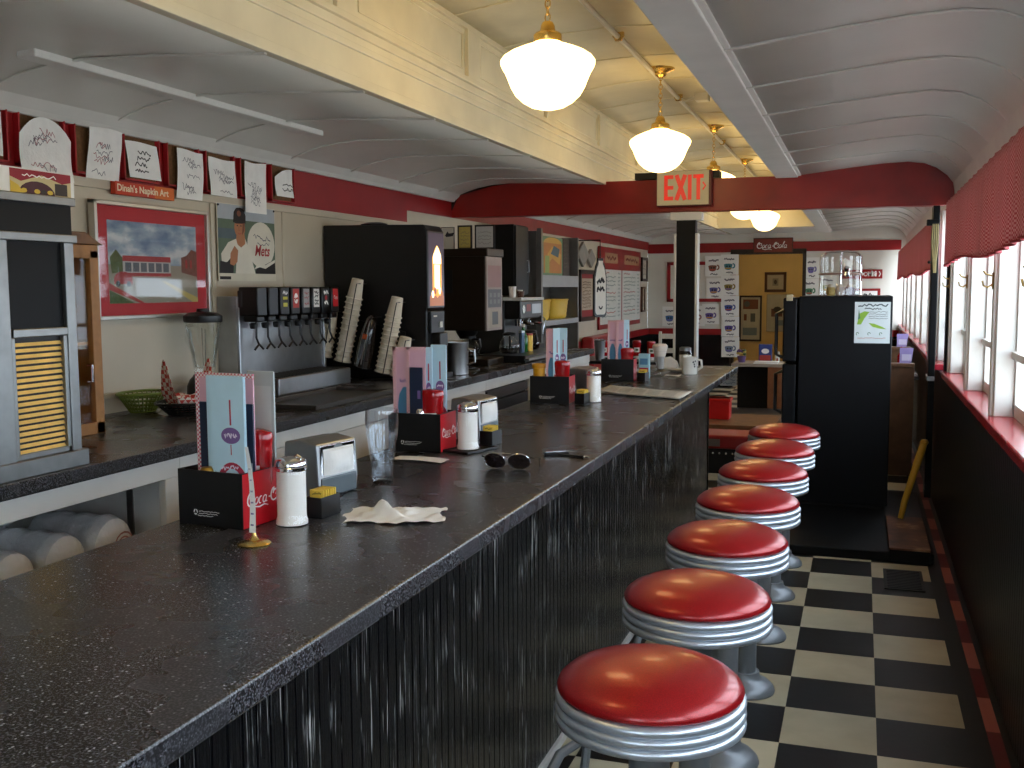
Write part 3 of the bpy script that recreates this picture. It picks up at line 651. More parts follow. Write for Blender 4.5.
mb.rect(.02, 0, .23, .06, fr, 3, .0015); mb.rect(.09, .1, .17, .245, fr, 2, .0015)
for k in range(5): mb.disc(.06+.035*k, .07+.02*(k % 2), .018, .022, fr, (2, 3, 1, 2, 3)[k], .003, 10)
mb.build('lit_panel', [m_lit1, m_lit2, m_lit3, m_lit4], dm)
mb = MB(); mb.box((.336, -.1, .27), (.352, .1, .40)); mb.build('control_panel', mat('charcoal_panel', '23262A', .4), dm, bevel=.004)
mb = MB(); mb.box((.352, .02, .30), (.358, .06, .335)); mb.box((.352, -.07, .365), (.355, -.02, .375)); mb.build('switch', m_white, dm)
mb = MB(); mb.box((.336, -.06, .19), (.39, .06, .27)); mb.lathe([(.014, -.03), (.02, 0)], o=(.37, 0, .19), seg=12); mb.build('spout', m_blackp, dm, bevel=.004)
mb = MB(); mb.box((.336, -.11, .0), (.40, .11, .03)); mb.build('drip_tray', m_blackp, dm, bevel=.003)
mb = MB(); mb.lathe([(.05, .0), (.055, .01), (.03, .02), (0, .022)], o=(-.06, 0, .913), seg=18, sx=1.6); mb.build('top_cap', m_blackp, dm)
# paper cups in a tilted wire rack on the machine's side
m_cup = mat('paper_cup', 'D8CDB8', .6, var=.05); m_wire = mat('black_wire', '0C0C0C', .4)
TILT = .225
rk = thing('cup_rack', 'tilted black wire rack holding paper cup stacks against the drink machine', 'rack', (-2.80, 5.415, BC+.076), rot=(0, TILT, 0))
mb = MB()
XS = [-.245, -.115, .02, .155, .255]; HS = [.30, .5, .33, .45, .25]
for x, h in zip(XS, HS):
    mb.tube([(x+.03, -.062, 0), (x+.03, -.062, h-.02), (x+.03, -.03, h-.02), (x+.03, .06, h-.02)], .003, 6)
    mb.tube([(x+.053*math.cos(a), .0+.055*math.sin(a), .004) for a in [2*PI*i/20 for i in range(20)]], .003, 6, closed=True)
mb.build('wire', m_wire, rk)
mb = MB(); mb.box((-.29, .062, -.0), (.22, .068, .26)); mb.build('back_plate', m_blackp, rk)
Mr = Matrix.Translation(rk.location) @ RY(TILT)
def cup_mesh(kind, first):
    mb = MB()
    if first: mb.lathe([(.047, 0), (.051, .002), (.052, .005), (.050, .008), (.044, .010), (.040, .055), (.034, .118), (.031, .12), (.0, .116)], seg=24)
    else: mb.lathe([(.047, 0), (.051, .002), (.052, .005), (.050, .008), (.0445, .009), (.0435, .033)], seg=24)
    return mb
protoc = {}
cnum = 0
place = ['left short', 'left tall', None, 'right tall', 'rightmost short']
for c, (n, pitch) in enumerate(((7, .029), (13, .0315), (0, 0), (13, .0275), (5, .029))):
    for k in range(n):
        top = k == n-1; loc = Mr @ Vector((XS[c], 0, .005+k*pitch))
        lab = ('top paper cup of the %s stack in the black wire rack' % place[c]) if top else ('paper cup inside the %s stack in the black wire rack, below its top cup' % place[c])
        if top in protoc: o = protoc[top].copy(); COL.objects.link(o)
        else: o = cup_mesh(c, top).build('paper_cup', m_cup); protoc[top] = o
        o.location = loc; o.rotation_euler = (0, TILT, 0); tag(o, lab, 'cup', 'paper cups in the %s stack' % place[c])
ls = thing('lid_sleeve', 'clear sleeve of dark plastic lids between the two tall paper cup stacks', 'sleeve of lids', Mr @ Vector((XS[2], 0, .005)), rot=(0, TILT, 0))
mb = MB(); mb.lathe([(.052, 0), (.052, .12), (.046, .2), (.03, .29), (.012, .31)], seg=20); mb.build('wrapper', mat('smoky_wrap', '2A2320', .15, var=.3, spec=.8), ls)
mb = MB()
for q in (-.4, .2): mb.tube([(.0535*math.sin(q), -.0535*math.cos(q), .02), (.0535*math.sin(q), -.0535*math.cos(q), .13), (.032*math.sin(q), -.032*math.cos(q), .28)], .0035, 6)
mb.build('painted_highlight', mat('highlight_grey', '8C8884', .3), ls)  # grey strips stand in for glints on the wrapper
mb = MB(); mb.box((-.012, -.053, .17), (.014, -.046, .2)); mb.build('orange_label', mat('orange_sticker', 'B04A18', .5), ls)

# ------------------------------------------------------------------ steel pot, brewer, espresso, shelves
pt = thing('steel_canister', 'brushed steel canister at the counter edge in front of the brewing machine', 'canister', (-2.374, 5.90, BC))
mb = MB(); mb.lathe([(.066, 0), (.07, .004), (.07, .19), (.073, .196), (.073, .202), (.066, .202), (.064, .19), (.062, .01), (0, .01)], seg=36, cap=True); mb.build('body', m_steel, pt)
mb = MB(); mb.tube([(.07, 0, .16), (.115, 0, .155), (.118, 0, .08), (.07, 0, .06)], .007, 8); mb.build('handle', m_steel, pt)
cb = thing('small_cardboard_box', 'small tan carton on the back counter between drink machine and brewer', 'box', (-2.47, 6.06, BC))
mb = MB(); mb.box((-.05, -.06, 0), (.05, .06, .2)); mb.build('carton', mat('tan_card', 'A58A66', .7, var=.1), cb, bevel=.003); mb = MB(); mb.rect(.01, .02, .09, .1, Fr((-.05, -.0605, 0), (1, 0, 0), (0, 0, 1))); mb.build('printed_panel', mat('cream_print', 'CDBFA4', .6), cb)
m_brown = mat('dark_bronze_metal', '2E241C', .32, .5, var=.15, vscale=5)
bw = thing('brewing_machine', 'large dark brown brewing machine with a button panel on its narrow front', 'coffee machine', (-2.76, 6.75, BC))
mb = MB(); mb.box((-.32, -.16, .24), (.32, .16, .80)); mb.box((-.32, -.17, .75), (.34, .17, .805)); mb.box((-.32, -.16, 0), (-.12, .16, .24)); mb.box((-.32, -.16, 0), (.34, .16, .045)); mb.build('housing', m_brown, bw, bevel=.006)
mb = MB(); mb.box((-.18, -.1615, .50), (.08, -.159, .66)); mb.build('side_label', m_blackp, bw)
mb = MB(); fr = Fr((.3205, -.155, .24), (0, 1, 0), (0, 0, 1)); mb.box((.32, -.16, .24), (.33, .16, .75)); mb.build('front_panel', mat('pinkish_panel', '8E7A70', .4, var=.12), bw, bevel=.003)
fr = Fr((.3305, -.155, .24), (0, 1, 0), (0, 0, 1))
mb = MB(); mb.rect(.02, .30, .29, .45, fr, 0); mb.rect(.02, .16, .29, .285, fr, 1); mb.rect(.02, .02, .29, .15, fr, 2); mb.rect(.1, .04, .22, .13, fr, 1, .001)
for i in range(3):
    for j in range(2): mb.rect(.05+.08*i, .185+.045*j, .1+.08*i, .215+.045*j, fr, 3, .001)
mb.build('printed_decal', [mat('decal_rose', '8C6664', .5), mat('decal_dark', '25221F', .4), mat('decal_beige', '9C8E7C', .5), mat('decal_button', '5A5450', .4)], bw)
mb = MB(); mb.lathe([(.05, -.06), (.075, -.02), (.08, 0)], o=(.12, 0, .24), seg=24); mb.build('brew_basket', m_blackp, bw)
def carafe(lab, loc, rz=0):
    c = thing('glass_carafe', lab, 'carafe', loc, rz, group='coffee carafes')
    mb = MB(); mb.lathe([(.055, 0), (.072, .015), (.076, .05), (.068, .09), (.045, .125), (.047, .14)], seg=24, cap=False); mb.build('glass', m_jar, c)
    mb = MB(); mb.lathe([(.05, .004), (.068, .017), (.071, .045), (0, .046)], seg=24); mb.build('coffee', mat('coffee', '1A0C05', .1), c)
    mb = MB(); mb.lathe([(.049, .135), (.05, .15), (.03, .158), (0, .16)], seg=24); mb.build('lid', m_blackp, c)
    mb = MB(); mb.tube([(.045, 0, .13), (.1, 0, .13), (.11, 0, .08), (.076, 0, .04)], .009, 8); mb.build('handle', m_blackp, c)
carafe('glass coffee carafe on the base of the brown brewing machine', (-2.62, 6.74, BC+.046), -.4)
wt = thing('warmer_tray', 'low black and steel warmer tray on the back counter past the canister', 'warmer', (-2.40, 7.12, BC))
mb = MB(); mb.box((-.24, -.17, .0), (.13, .78, .05)); mb.build('base', m_blackp, wt, bevel=.006); mb = MB(); mb.box((.115, -.17, .012), (.16, .80, .03)); mb.build('front_edge', m_steel, wt, bevel=.003)
carafe('glass coffee carafe on the near half of the low warmer tray', (-2.45, 7.12, BC+.051), -1.2); carafe('glass coffee carafe on the far half of the low warmer tray', (-2.45, 7.62, BC+.051), -.8)
gb = thing('green_bottle', 'green bottle standing between the carafes on the warmer tray', 'bottle', (-2.42, 7.36, BC+.051))
mb = MB(); mb.lathe([(.03, 0), (.033, .005), (.033, .11), (.012, .16), (.012, .19)], seg=20); mb.build('body', mat('green_gloss', '1F6B2A', .2), gb); mb = MB(); mb.lathe([(.014, .188), (.014, .21), (0, .212)], seg=16); mb.build('cap', m_white, gb)
tb = thing('blue_tin', 'slim blue-grey tin beside the green bottle on the warmer tray', 'tin', (-2.40, 7.255, BC+.051)); mb = MB(); mb.lathe([(.022, 0), (.022, .15)], seg=18); mb.build('body', mat('blue_tin', '4A6078', .3, .4), tb); mb = MB(); mb.lathe([(.023, .15), (.023, .165), (0, .167)], seg=18); mb.build('lid', m_steel, tb)
bt = thing('gold_tin', 'gold and red tin on the warmer tray behind the green bottle', 'tin', (-2.42, 7.48, BC+.051)); mb = MB(); mb.lathe([(.035, 0), (.035, .12)], seg=20); mb.build('body', m_gold, bt); mb = MB(); mb.lathe([(.036, .12), (.036, .135), (0, .138)], seg=20); mb.build('lid', m_red, bt)
es = thing('espresso_machine', 'black and chrome espresso machine below the tall black panel', 'coffee machine', (-2.82, 8.2, BC))
mb = MB(); mb.box((-.26, -.3, 0), (.06, .3, .43)); mb.box((.06, -.3, .28), (.2, .3, .43)); mb.box((.06, -.3, 0), (.22, .3, .06)); mb.build('body', m_blackp, es, bevel=.01)
mb = MB(); mb.box((-.26, -.31, .43), (.21, .31, .455)); mb.build('top_tray', mat('white_tray', 'C9C9C6', .4), es, bevel=.003)
mb = MB()
for y in (-.16, .06): mb.lathe([(.035, -.03), (.04, .03)], o=(.14, y, .25), seg=18); mb.tube([(.17, y, .245), (.27, y, .235)], .011, 8)
mb.tube([(.2, .24, .3), (.24, .24, .27), (.22, .24, .12)], .006, 8); mb.build('group_head', m_chrome, es)
mb = MB(); mb.disc(.08, .07, .035, .035, Fr((.201, -.3, .29), (0, 1, 0), (0, 0, 1)), 0, .001); mb.rect(.3, .03, .55, .11, Fr((.201, -.3, .29), (0, 1, 0), (0, 0, 1)), 1, .001); mb.rect(.15, .05, .26, .11, Fr((.201, -.3, .29), (0, 1, 0), (0, 0, 1)), 2, .001); mb.build('front_badge', [m_chrome, m_steel, mat('badge_red', '8A2A22', .4)], es)
for i, (dx, dy, h, cc, nm) in enumerate(((.05, -.24, .09, 'E6E2DA', 'white'), (.08, -.12, .05, '5A3A2A', 'brown'), (.02, .02, .06, 'CFCFCB', 'pale grey'))):
    q = thing('small_cup', '%s cup standing on the white top of the espresso machine' % nm, 'cup', (-2.82+dx+.06, 8.2+dy, BC+.456), group='cups on the espresso machine')
    mb = MB(); mb.lathe([(.025, 0), (.032, h), (.029, h), (.022, .006), (0, .005)], seg=18); mb.build('body', mat('cup_'+nm.replace(' ', '_'), cc, .3), q)
    mb = MB(); mb.tube([(0, -.03, h*.85), (0, -.05, h*.7), (0, -.048, h*.4), (0, -.028, h*.3)], .004, 6); mb.build('handle', mat('cup_'+nm.replace(' ', '_'), cc, .3), q)
tp = thing('black_wall_cabinet', 'tall flat black cabinet hanging on the wall above the espresso machine', 'cabinet', (-2.90, 8.42, 1.43))
mb = MB(); mb.box((-.19, -.16, 0), (.10, .20, .60)); mb.build('body', m_black2, tp, bevel=.005); mb = MB(); mb.box((.10, -.15, .01), (.118, .19, .59)); mb.build('door', m_black2, tp, bevel=.004); mb = MB(); mb.tube([(.118, .15, .2), (.135, .15, .2), (.135, .15, .3), (.118, .15, .3)], .004); mb.build('handle', m_steel, tp)
# pictures propped on top of the brewer
for i, (x, w, h, c, nm) in enumerate(((-.04, .10, .16, 'C8C4BA', 'white card with a dark emblem'), (.09, .11, .17, 'B8A85A', 'framed yellow certificate'), (.24, .15, .17, 'B6B4B0', 'framed grey certificate'))):
    q = thing('framed_card', nm+' propped on top of the brown brewing machine', 'picture', (-2.76+x, 6.80, BC+.806), group='cards on the brewing machine')
    mb = MB(); mb.box((-w/2, 0, 0), (w/2, .012, h)); mb.build('frame', m_ink, q, bevel=.002)
    mb = MB(); fr = Fr((-w/2, -.0006, 0), (1, 0, 0), (0, 0, 1)); b_ = .012 if i else .004; mb.rect(b_, b_, w-b_, h-b_, fr, 0)
    if i == 0: mb.flat([(.03, .1), (.05, .13), (.06, .115), (.1, .12), (.09, .095), (.04, .09)], fr, 1, .0005)
    else: scrib(mb, fr, .025, .03, w-.05, h-.07, 1, .0005, 4, .0025)
    mb.build('print', [mat('card_face_%d' % i, c, .5), mat('soft_ink', '6A665E', .6) if i else m_ink], q)
# steel shelf unit with tubs
su = thing('steel_shelf_unit', 'grey steel shelf unit with open shelves past the espresso machine', 'shelf', (-2.92, 9.5, BC-.96))
m_greym = mat('grey_metal', '7A7874', .4, .6, var=.1)
mb = MB(); mb.box((-.16, -.72, 0), (-.145, .72, 2.0)); mb.box((-.16, .69, 0), (.16, .72, 2.0)); mb.box((-.16, -.72, 0), (.16, -.69, 2.0)); mb.build('side_panel', m_greym, su, bevel=.003)
for z0, z1 in ((1.50, 1.61), (1.14, 1.19), (.80, .84), (.3, .33)):
    mb = MB(); mb.box((-.145, -.69, z0), (.165, .69, z1)); mb.build('shelf', mat('pale_shelf', '9A9C9E', .4, .3), su, bevel=.003)
mb = MB(); mb.tube([(.19, -.72, 1.0), (.19, -.72, 2.02)], .03, 4); mb.build('upright', m_greym, su)
m_tub = mat('yellow_tub', 'D8B23A', .45, var=.08)
for i, y in enumerate((-.32, .28)):
    q = thing('yellow_tub', ('left' if i == 0 else 'right')+' ribbed yellow tub on the middle shelf of the grey shelf unit', 'tub', (-2.90, 9.5+y, 1.192), group='yellow tubs on the grey shelf unit')
    pr = [(.11, 0)]+[(.115+.003*(k % 2)+.002*k, .012+.019*k) for k in range(9)]+[(.138, .185), (.13, .187), (0, .17)]
    mb = MB(); mb.lathe(pr, seg=28, cap=True, sx=1, sy=1.7); mb.build('body', m_tub, q)
    mb = MB(); mb.lathe([(.139, .178), (.141, .19), (.132, .192)], seg=28, sy=1.7, cap=False); mb.build('rim', m_tub, q)
q = thing('orange_picture', 'orange and green picture card leaning on the top shelf of the grey shelf unit', 'picture', (-2.80, 9.38, 1.612))
fr = Fr((.006, -.3, 0), (0, 1, 0), (0, 0, 1)); mb = MB(); mb.box((-.004, -.3, 0), (.005, .36, .36)); mb.build('card', mat('card_back', '6A8A6A', .6), q)
mb = MB(); mb.rect(.02, .02, .62, .30, fr, 0); mb.flat([(.02, .3)]+arc(.32, .3, .3, .055, 180, 0)+[(.62, .3)], fr, 1, .0005); mb.flat([(.1, .08), (.3, .16), (.55, .1), (.6, .2), (.3, .27), (.15, .2)], fr, 1, .001); mb.flat([(.25, .2), (.5, .17), (.55, .25), (.35, .28)], fr, 2, .0015); mb.rect(.06, .02, .2, .18, fr, 3, .002)
mb.build('print', [mat('print_orange', 'B8742C', .5), mat('print_ochre', 'C8983A', .5), mat('print_blue', '3A5A6A', .5), mat('print_lime', '8AA050', .5)], q)
for i, (y, h, nm) in enumerate(((-.55, .3, 'left'), (.5, .37, 'right'))):
    q = thing('dark_bottle' if i == 0 else 'dark_binder', ('dark red bottle at the left end of the grey unit top shelf' if i == 0 else 'dark framed board at the right end of the grey unit top shelf'), 'bottle' if i == 0 else 'board', (-2.86, 9.5+y, 1.612))
    if i == 0: mb = MB(); mb.lathe([(.05, 0), (.055, .01), (.055, .18), (.02, .25), (.02, .3), (0, .3)], seg=18); mb.build('body', mat('dark_red_glass', '3A1416', .2), q); mb = MB(); mb.lathe([(.057, .06), (.057, .14)], seg=18, cap=False); mb.build('bottle_label', mat('bottle_label', '6A5A50', .6), q)
    else: mb = MB(); mb.box((0, -.12, 0), (.03, .12, h)); mb.build('cover', mat('dark_brown_cover', '33261E', .5), q, bevel=.003); mb = MB(); scrib(mb, Fr((.0306, -.1, .05), (0, 1, 0), (0, 0, 1)), .02, .02, .16, .25, 0, 0, 6, .004); mb.build('writing', mat('pale_lines', '6A5E54', .6), q)
# ------------------------------------------------------------------ left wall: pictures, poster, napkin boards
WX = XL+.012
LW = lambda y, z, x=WX: Fr((x, y, z), (0, 1, 0), (0, 0, 1))      # frame on the left wall, u along the room, n into the room
pf = thing('framed_picture', 'large silver framed street picture with a wide red mat on the left wall', 'picture', (WX, 3.94, 1.62))
w, h = .40, .255
mb = MB()
for a, b in (((0, -w, -h), (.035, -w+.018, h)), ((0, w-.018, -h), (.035, w, h)), ((0, -w, -h), (.035, w, -h+.018)), ((0, -w, h-.018), (.035, w, h))): mb.box(a, b)
mb.build('frame', mat('silver_frame', 'B9B6AE', .3, .8), pf, bevel=.003)
mb = MB(); mb.box((0, -w+.018, -h+.018), (.018, w-.018, h-.018)); mb.build('mat_board', mat('red_mat', 'B42C34', .6, var=.04), pf)
def sky_print():
    t = NT('cloudy_sky_print'); p = t.n('ShaderNodeBsdfPrincipled'); t.l(p.outputs[0], t.out.inputs[0]); p.inputs['Roughness'].default_value = .5
    mp = t.n('ShaderNodeMapping'); mp.inputs['Scale'].default_value = (1, 1, 2.2); t.l(t.coords(), mp.inputs[0])
    t.l(t.ramp(t.noise(7, 6, mp.outputs[0]), [(.35, lin('5E7A96')), (.5, lin('8CA0B0')), (.65, lin('C6CBCB'))]), p.inputs['Base Color']); return t.m
fr = Fr((.0185, -.31, -.185), (0, 1, 0), (0, 0, 1)); W_, H_ = .62, .36
mb = MB(); mb.rect(0, .16, W_, H_, fr, 0); mb.rect(0, 0, W_, .17, fr, 1, .0004)
mb.flat([(0, .06), (0, 0), (.16, 0)], fr, 2, .0007); mb.flat([(0, .09), (0, .06), (.2, 0), (.23, 0)], fr, 3, .0008); mb.flat([(.35, .1), (.37, .1), (.62, .02), (.62, 0), (.58, 0)], fr, 4, .0008)
mb.flat([(.02, .13), (.01, .2), (.05, .235), (.09, .2), (.1, .14)], fr, 2, .0009); mb.flat([(.5, .14), (.5, .21), (.54, .22), (.58, .25), (.62, .24), (.62, .12)], fr, 5, .0009)
mb.rect(.09, .125, .42, .2, fr, 6, .001); mb.rect(.09, .185, .42, .21, fr, 3, .0013); mb.rect(.09, .12, .42, .135, fr, 3, .0013)
for k in range(6): mb.rect(.105+.052*k, .14, .145+.052*k, .18, fr, 7, .0016)
mb.flat(arc(.09, .105, .06, .035, 0, 180)+[(.03, .085), (.15, .085)], fr, 3, .0018); mb.disc(.055, .086, .014, .014, fr, 8, .002, 12); mb.disc(.125, .086, .014, .014, fr, 8, .002, 12)
mb.rect(.53, .16, .545, .2, fr, 3, .0018); mb.rect(.565, .16, .58, .2, fr, 3, .0018)
mb.build('print', [sky_print(), mat('print_road', '8E8878', .6), mat('print_green', '4F6038', .6, var=.25, vscale=60), mat('print_red', '9C2A2A', .5), mat('print_kerb', 'B5A25E', .6), mat('print_brick', '6E4638', .6, var=.2, vscale=50), mat('print_silver', 'B0AEA8', .5), mat('print_pane', '4A5860', .4), m_ink], pf)
mb = MB(); mb.rect(-w+.018, -h+.018, w-.018, h-.018, Fr((.024, 0, 0), (0, 1, 0), (0, 0, 1))); mb.build('glass', thin_glass('picture_glass', refl=1.5), pf)

bp = thing('baseball_poster', 'signed poster of a baseball player in a dark cap on the left wall', 'poster', (WX, 4.72, 1.735))
pw, ph = .54, .395; fr = Fr((.003, -pw/2, -ph/2), (0, 1, 0), (0, 0, 1))
mb = MB(); mb.box((0, -pw/2, -ph/2), (.0025, pw/2, ph/2)); mb.build('sheet', mat('poster_sheet', 'CFC8B4', .6), bp)
S_ = lambda pts: [(a*pw, b*ph) for a, b in pts]
mb = MB(); mb.rect(.01*pw, .1*ph, .99*pw, .99*ph, fr, 0, .0002); mb.rect(.01*pw, .80*ph, .99*pw, .99*ph, fr, 1, .0004); mb.rect(.01*pw, .55*ph, .4*pw, .68*ph, fr, 9, .0004)
mb.flat(S_([(.28, .1), (.30, .3), (.06, .22), (.05, .35), (.17, .5), (.32, .56), (.45, .57), (.52, .42), (.62, .1)]), fr, 2, .0006)      # jersey, near shoulder
mb.flat([(a, b) for a, b in arc(.735*pw, .49*ph, .245*pw, .31*ph, 0, 360, 28)], fr, 2, .0008)                                          # big pale glove-side shape
mb.flat(S_([(.62, .12), (.66, .22), (.78, .22), (.98, .3), (.98, .1), (.62, .1)]), fr, 3, .001); mb.flat(S_([(.6, .16), (.7, .19), (.8, .17), (.98, .26), (.98, .3), (.8, .22), (.68, .26)]), fr, 2, .0012)
mb.flat(S_([(.02, .1), (.03, .26), (.14, .24), (.2, .3), (.25, .22), (.24, .1)]), fr, 3, .001)
mb.flat(S_([(.19, .22), (.2, .36), (.27, .46), (.33, .4), (.31, .25), (.25, .2)]), fr, 4, .0012)                                       # hand
mb.flat(S_([(.30, .55), (.32, .48), (.38, .44), (.45, .49), (.45, .58), (.43, .68), (.32, .66)]), fr, 4, .0012)                        # neck
mb.flat([(a, b) for a, b in arc(.365*pw, .70*ph, .09*pw, .135*ph, 0, 360, 20)], fr, 4, .0014); mb.flat(S_([(.40, .6), (.44, .66), (.455, .78), (.42, .82), (.41, .7)]), fr, 5, .0016)
for a in (.325, .385): mb.disc(a*pw, .725*ph, .012*pw, .009*ph, fr, 3, .0018, 8)
mb.stroke(S_([(.355, .72), (.345, .665), (.36, .66)]), .003, fr, 5, .0018); mb.stroke(S_([(.335, .625), (.36, .615), (.39, .628)]), .003, fr, 6, .0018)
mb.flat(S_([(.255, .76), (.27, .90), (.31, .955), (.38, .965), (.44, .94), (.47, .86), (.465, .76), (.36, .795)]), fr, 3, .0018); mb.flat(S_([(.255, .77), (.30, .75), (.40, .755), (.46, .77), (.46, .79), (.36, .80)]), fr, 7, .002); mb.disc(.355*pw, .885*ph, .035*pw, .04*ph, fr, 5, .002, 10)
mb.text('Mets', .058, Fr(fr(.61*pw, .345*ph), fr.u, fr.v+fr.u*.25), 6, .0016, bold=.02, sx=.9)
scrib(mb, fr, .6*pw, .53*ph, .3*pw, .12*ph, 8, .0016, 1, .005); scrib(mb, fr, .66*pw, .47*ph, .22*pw, .06*ph, 8, .0016, 1, .0035)
mb.rect(.02*pw, .02*ph, .2*pw, .06*ph, fr, 3, .0006)
mb.build('print', [mat('print_field', '5A6A58', .6, var=.12), mat('print_stadium', 'A8B0B8', .6, var=.08), mat('print_jersey', 'D8D2C2', .6), mat('print_black', '1B1718', .6), mat('print_skin', 'A8714E', .6), mat('print_shade', '7A4A34', .6), mat('print_scarlet', 'A8282A', .6), mat('print_visor', '2A2020', .6), mat('print_blue_ink', '2F3450', .6), mat('print_bluegrey', '4F5F66', .6)], bp)
mb = MB()
for a in (-pw/2+.012, pw/2-.012): mb.lathe([(.006, 0), (.005, .004), (0, .005)], o=(.003, a, ph/2-.012), seg=10, M=RY(PI/2))
mb.build('push_pin', m_ink, bp)

ns = thing('napkin_art_sign', 'small red and orange sign with pale lettering below the red display boxes', 'sign', (WX, 3.88, 1.935))
mb = MB(); mb.box((.004, -.2, -.028), (.03, .2, .028)); mb.build('board', mat('orange_red', 'C23A1C', .5), ns, bevel=.002)
mb = MB(); mb.rect(.26, .0, .4, .056, Fr((.0302, -.2, -.028), (0, 1, 0), (0, 0, 1)), 0, 0); mb.build('orange_end', mat('orange_wash', 'D0641E', .5), ns)
mb = MB(); mb.text("Dinah's Napkin Art", .030, Fr((.0306, -.19, -.012), (0, 1, 0), (0, 0, 1)), 0, 0, sx=1.06, bold=.025); mb.build('lettering', mat('cream_letters', 'E8D8B8', .6), ns)

m_cork = mat('brown_cork', '6A4A2A', .8, var=.2, vscale=60, bump=.2, bscale=160); m_box = mat('red_box_paint', '9E1A20', .45, var=.1)
m_nap = mat('soft_napkin', 'EDECE8', .85, var=.04, vscale=20, bump=.15, bscale=90); m_pen = mat('grey_pen', '6E6E76', .8); m_penr = mat('red_pen', 'A86468', .8)
rn = random.Random(11)
fl = ['display box at the left edge of the photo', 'second display box from the left, behind a napkin with a rounded top', 'third display box from the left, above the left part of the bare wall', 'display box directly above the lettered orange sign', 'fifth display box from the left, right of the lettered sign', 'sixth display box from the left, framing a napkin with a darker sketch', 'seventh display box from the left, mostly hidden by a long napkin', 'last display box on the right before the bare red band']
nl = ['napkin at the left edge of the photo hanging over its red box', 'large napkin with a rounded top hanging below its red box', 'long plain napkin with faint red marks, third from the left', 'square napkin with bold dark writing above the lettered sign', 'long pale napkin hanging right of the lettered sign', 'napkin with a large pencil sketch held inside the sixth red box', 'longest narrow napkin hanging below the seventh red box', 'small slanted napkin with bold black writing in the last red box']
nsh = [(-.02, .05, .22, .16), (.005, -.015, .27, .24), (.06, .015, .2, .215), (.02, .045, .215, .155), (.06, -.02, .2, .23), (.025, .015, .225, .185), (.03, -.05, .2, .265), (.03, .06, .18, .155)]
m_pens = [m_pen, m_penr]
for k in range(8):
    y0 = 2.865+.2955*k; q = thing('display_box', 'red '+fl[k], 'display box', (XL+.011, y0, 1.975), group='red display boxes')
    mb = MB(); W2, H2, D2 = .245, .215, .026
    for a, b in (((0, 0, 0), (D2, .009, H2)), ((0, W2-.009, 0), (D2, W2, H2)), ((0, 0, 0), (D2, W2, .009)), ((0, 0, H2-.009), (D2, W2, H2))): mb.box(a, b)
    mb.build('box_frame', m_box, q, bevel=.0015)
    mb = MB(); mb.box((0, .009, .009), (.004, W2-.009, H2-.009)); mb.build('cork_back', m_cork, q)
    a, b, w, h = nsh[k]; n = thing('paper_napkin', nl[k], 'napkin', (XL+.0362, y0+a, 1.975+b-.03), group='napkins with drawings')
    mb = MB()
    def fn(u, v, k=k, w=w, h=h):
        top = h*(1-(.32*abs(2*u-1)**2.2 if k == 1 else .35*(1-u)**2 if k == 7 else .02*math.sin(5*u+k)))
        sk = .012*math.sin(k*3+2*v); return (.005+.0025*math.sin(7*u+k)*v+.0025*math.cos(5*v+k), sk+w*(u+(.06*(k % 3-1))*(v-.5)), top*v)
    mb.grid(fn, 10, 10); mb.build('sheet', m_nap, n)
    def fn2(u, v, fn=fn): x, yy, z = fn(u, v); return (x+.0012, yy, z)
    mb = MB(); lw = .005 if k in (3, 7) else .0028
    for s in range({3: 4, 7: 2}.get(k, 7)):
        pts = []; u0, v0 = rn.uniform(.1, .5), (rn.uniform(.1, .8) if k not in (3, 7) else .7-.16*s if k == 3 else .42-.14*s)
        L = rn.uniform(.25, .5) if k != 7 else .6
        P = [fn2(min(.97, max(.03, u0+L*i/12)), min(.95, max(.04, v0+rn.uniform(-.07, .07)))) for i in range(13)]
        for i in range(12):
            p, r = Vector(P[i]), Vector(P[i+1]); d = (r-p); nn = Vector((0, -d.z, d.y)).normalized()*lw/2
            mb.add([p+nn, p-nn, r-nn, r+nn], [(0, 1, 2, 3)], 1 if (k in (2, 1) and s % 3 == 0) else 0)
    mb.build('drawing', [m_ink if k in (3, 7) else m_pen, m_penr], n)

# pictures further along the left wall
def wall_frame(name, label, y0, y1, z0, z1, mf, art, x=WX, b=.03, cat='picture', group=None):
    o = thing(name, label, cat, (x, (y0+y1)/2, (z0+z1)/2), group=group); w, h = (y1-y0)/2, (z1-z0)/2; mb = MB()
    for a, c in (((0, -w, -h), (.03, -w+b, h)), ((0, w-b, -h), (.03, w, h)), ((0, -w, -h), (.03, w, -h+b)), ((0, -w, h-b), (.03, w, h))): mb.box(a, c)
    mb.build('frame', mf, o, bevel=.004); mb = MB(); f = Fr((.012, -w+b, -h+b), (0, 1, 0), (0, 0, 1)); mb.box((0, -w+b, -h+b), (.0115, w-b, h-b)); ms = art(mb, f, 2*(w-b), 2*(h-b)); mb.build('print', ms, o); return o
m_dfr = mat('dark_picture_frame', '2E1E18', .4, var=.15)
def art_text(paper, ink, n, lw=.008):
    def f(mb, f, w, h): mb.rect(0, 0, w, h, f, 0, .0); scrib(mb, f, w*.12, h*.12, w*.76, h*.74, 1, .001, n, lw); return [mat('paper_'+paper, paper, .6), mat('ink_'+ink, ink, .6)]
    return f
def art_tall(mb, f, w, h): mb.rect(0, 0, w, h, f, 0, 0); mb.rect(0, .0, w, h*.16, f, 1, .001); mb.rect(0, h*.9, w, h, f, 1, .001); scrib(mb, f, w*.15, h*.2, w*.7, h*.66, 2, .001, 9, .01); return [mat('paper_tan', 'B8A690', .6), mat('band_red', '8E2428', .6), mat('ink_sepia', '6A5240', .6)]
wall_frame('framed_notice', 'tall dark framed notice with red bands right of the grey shelf unit', 11.42, 12.08, 1.10, 1.70, m_dfr, art_tall, b=.05)
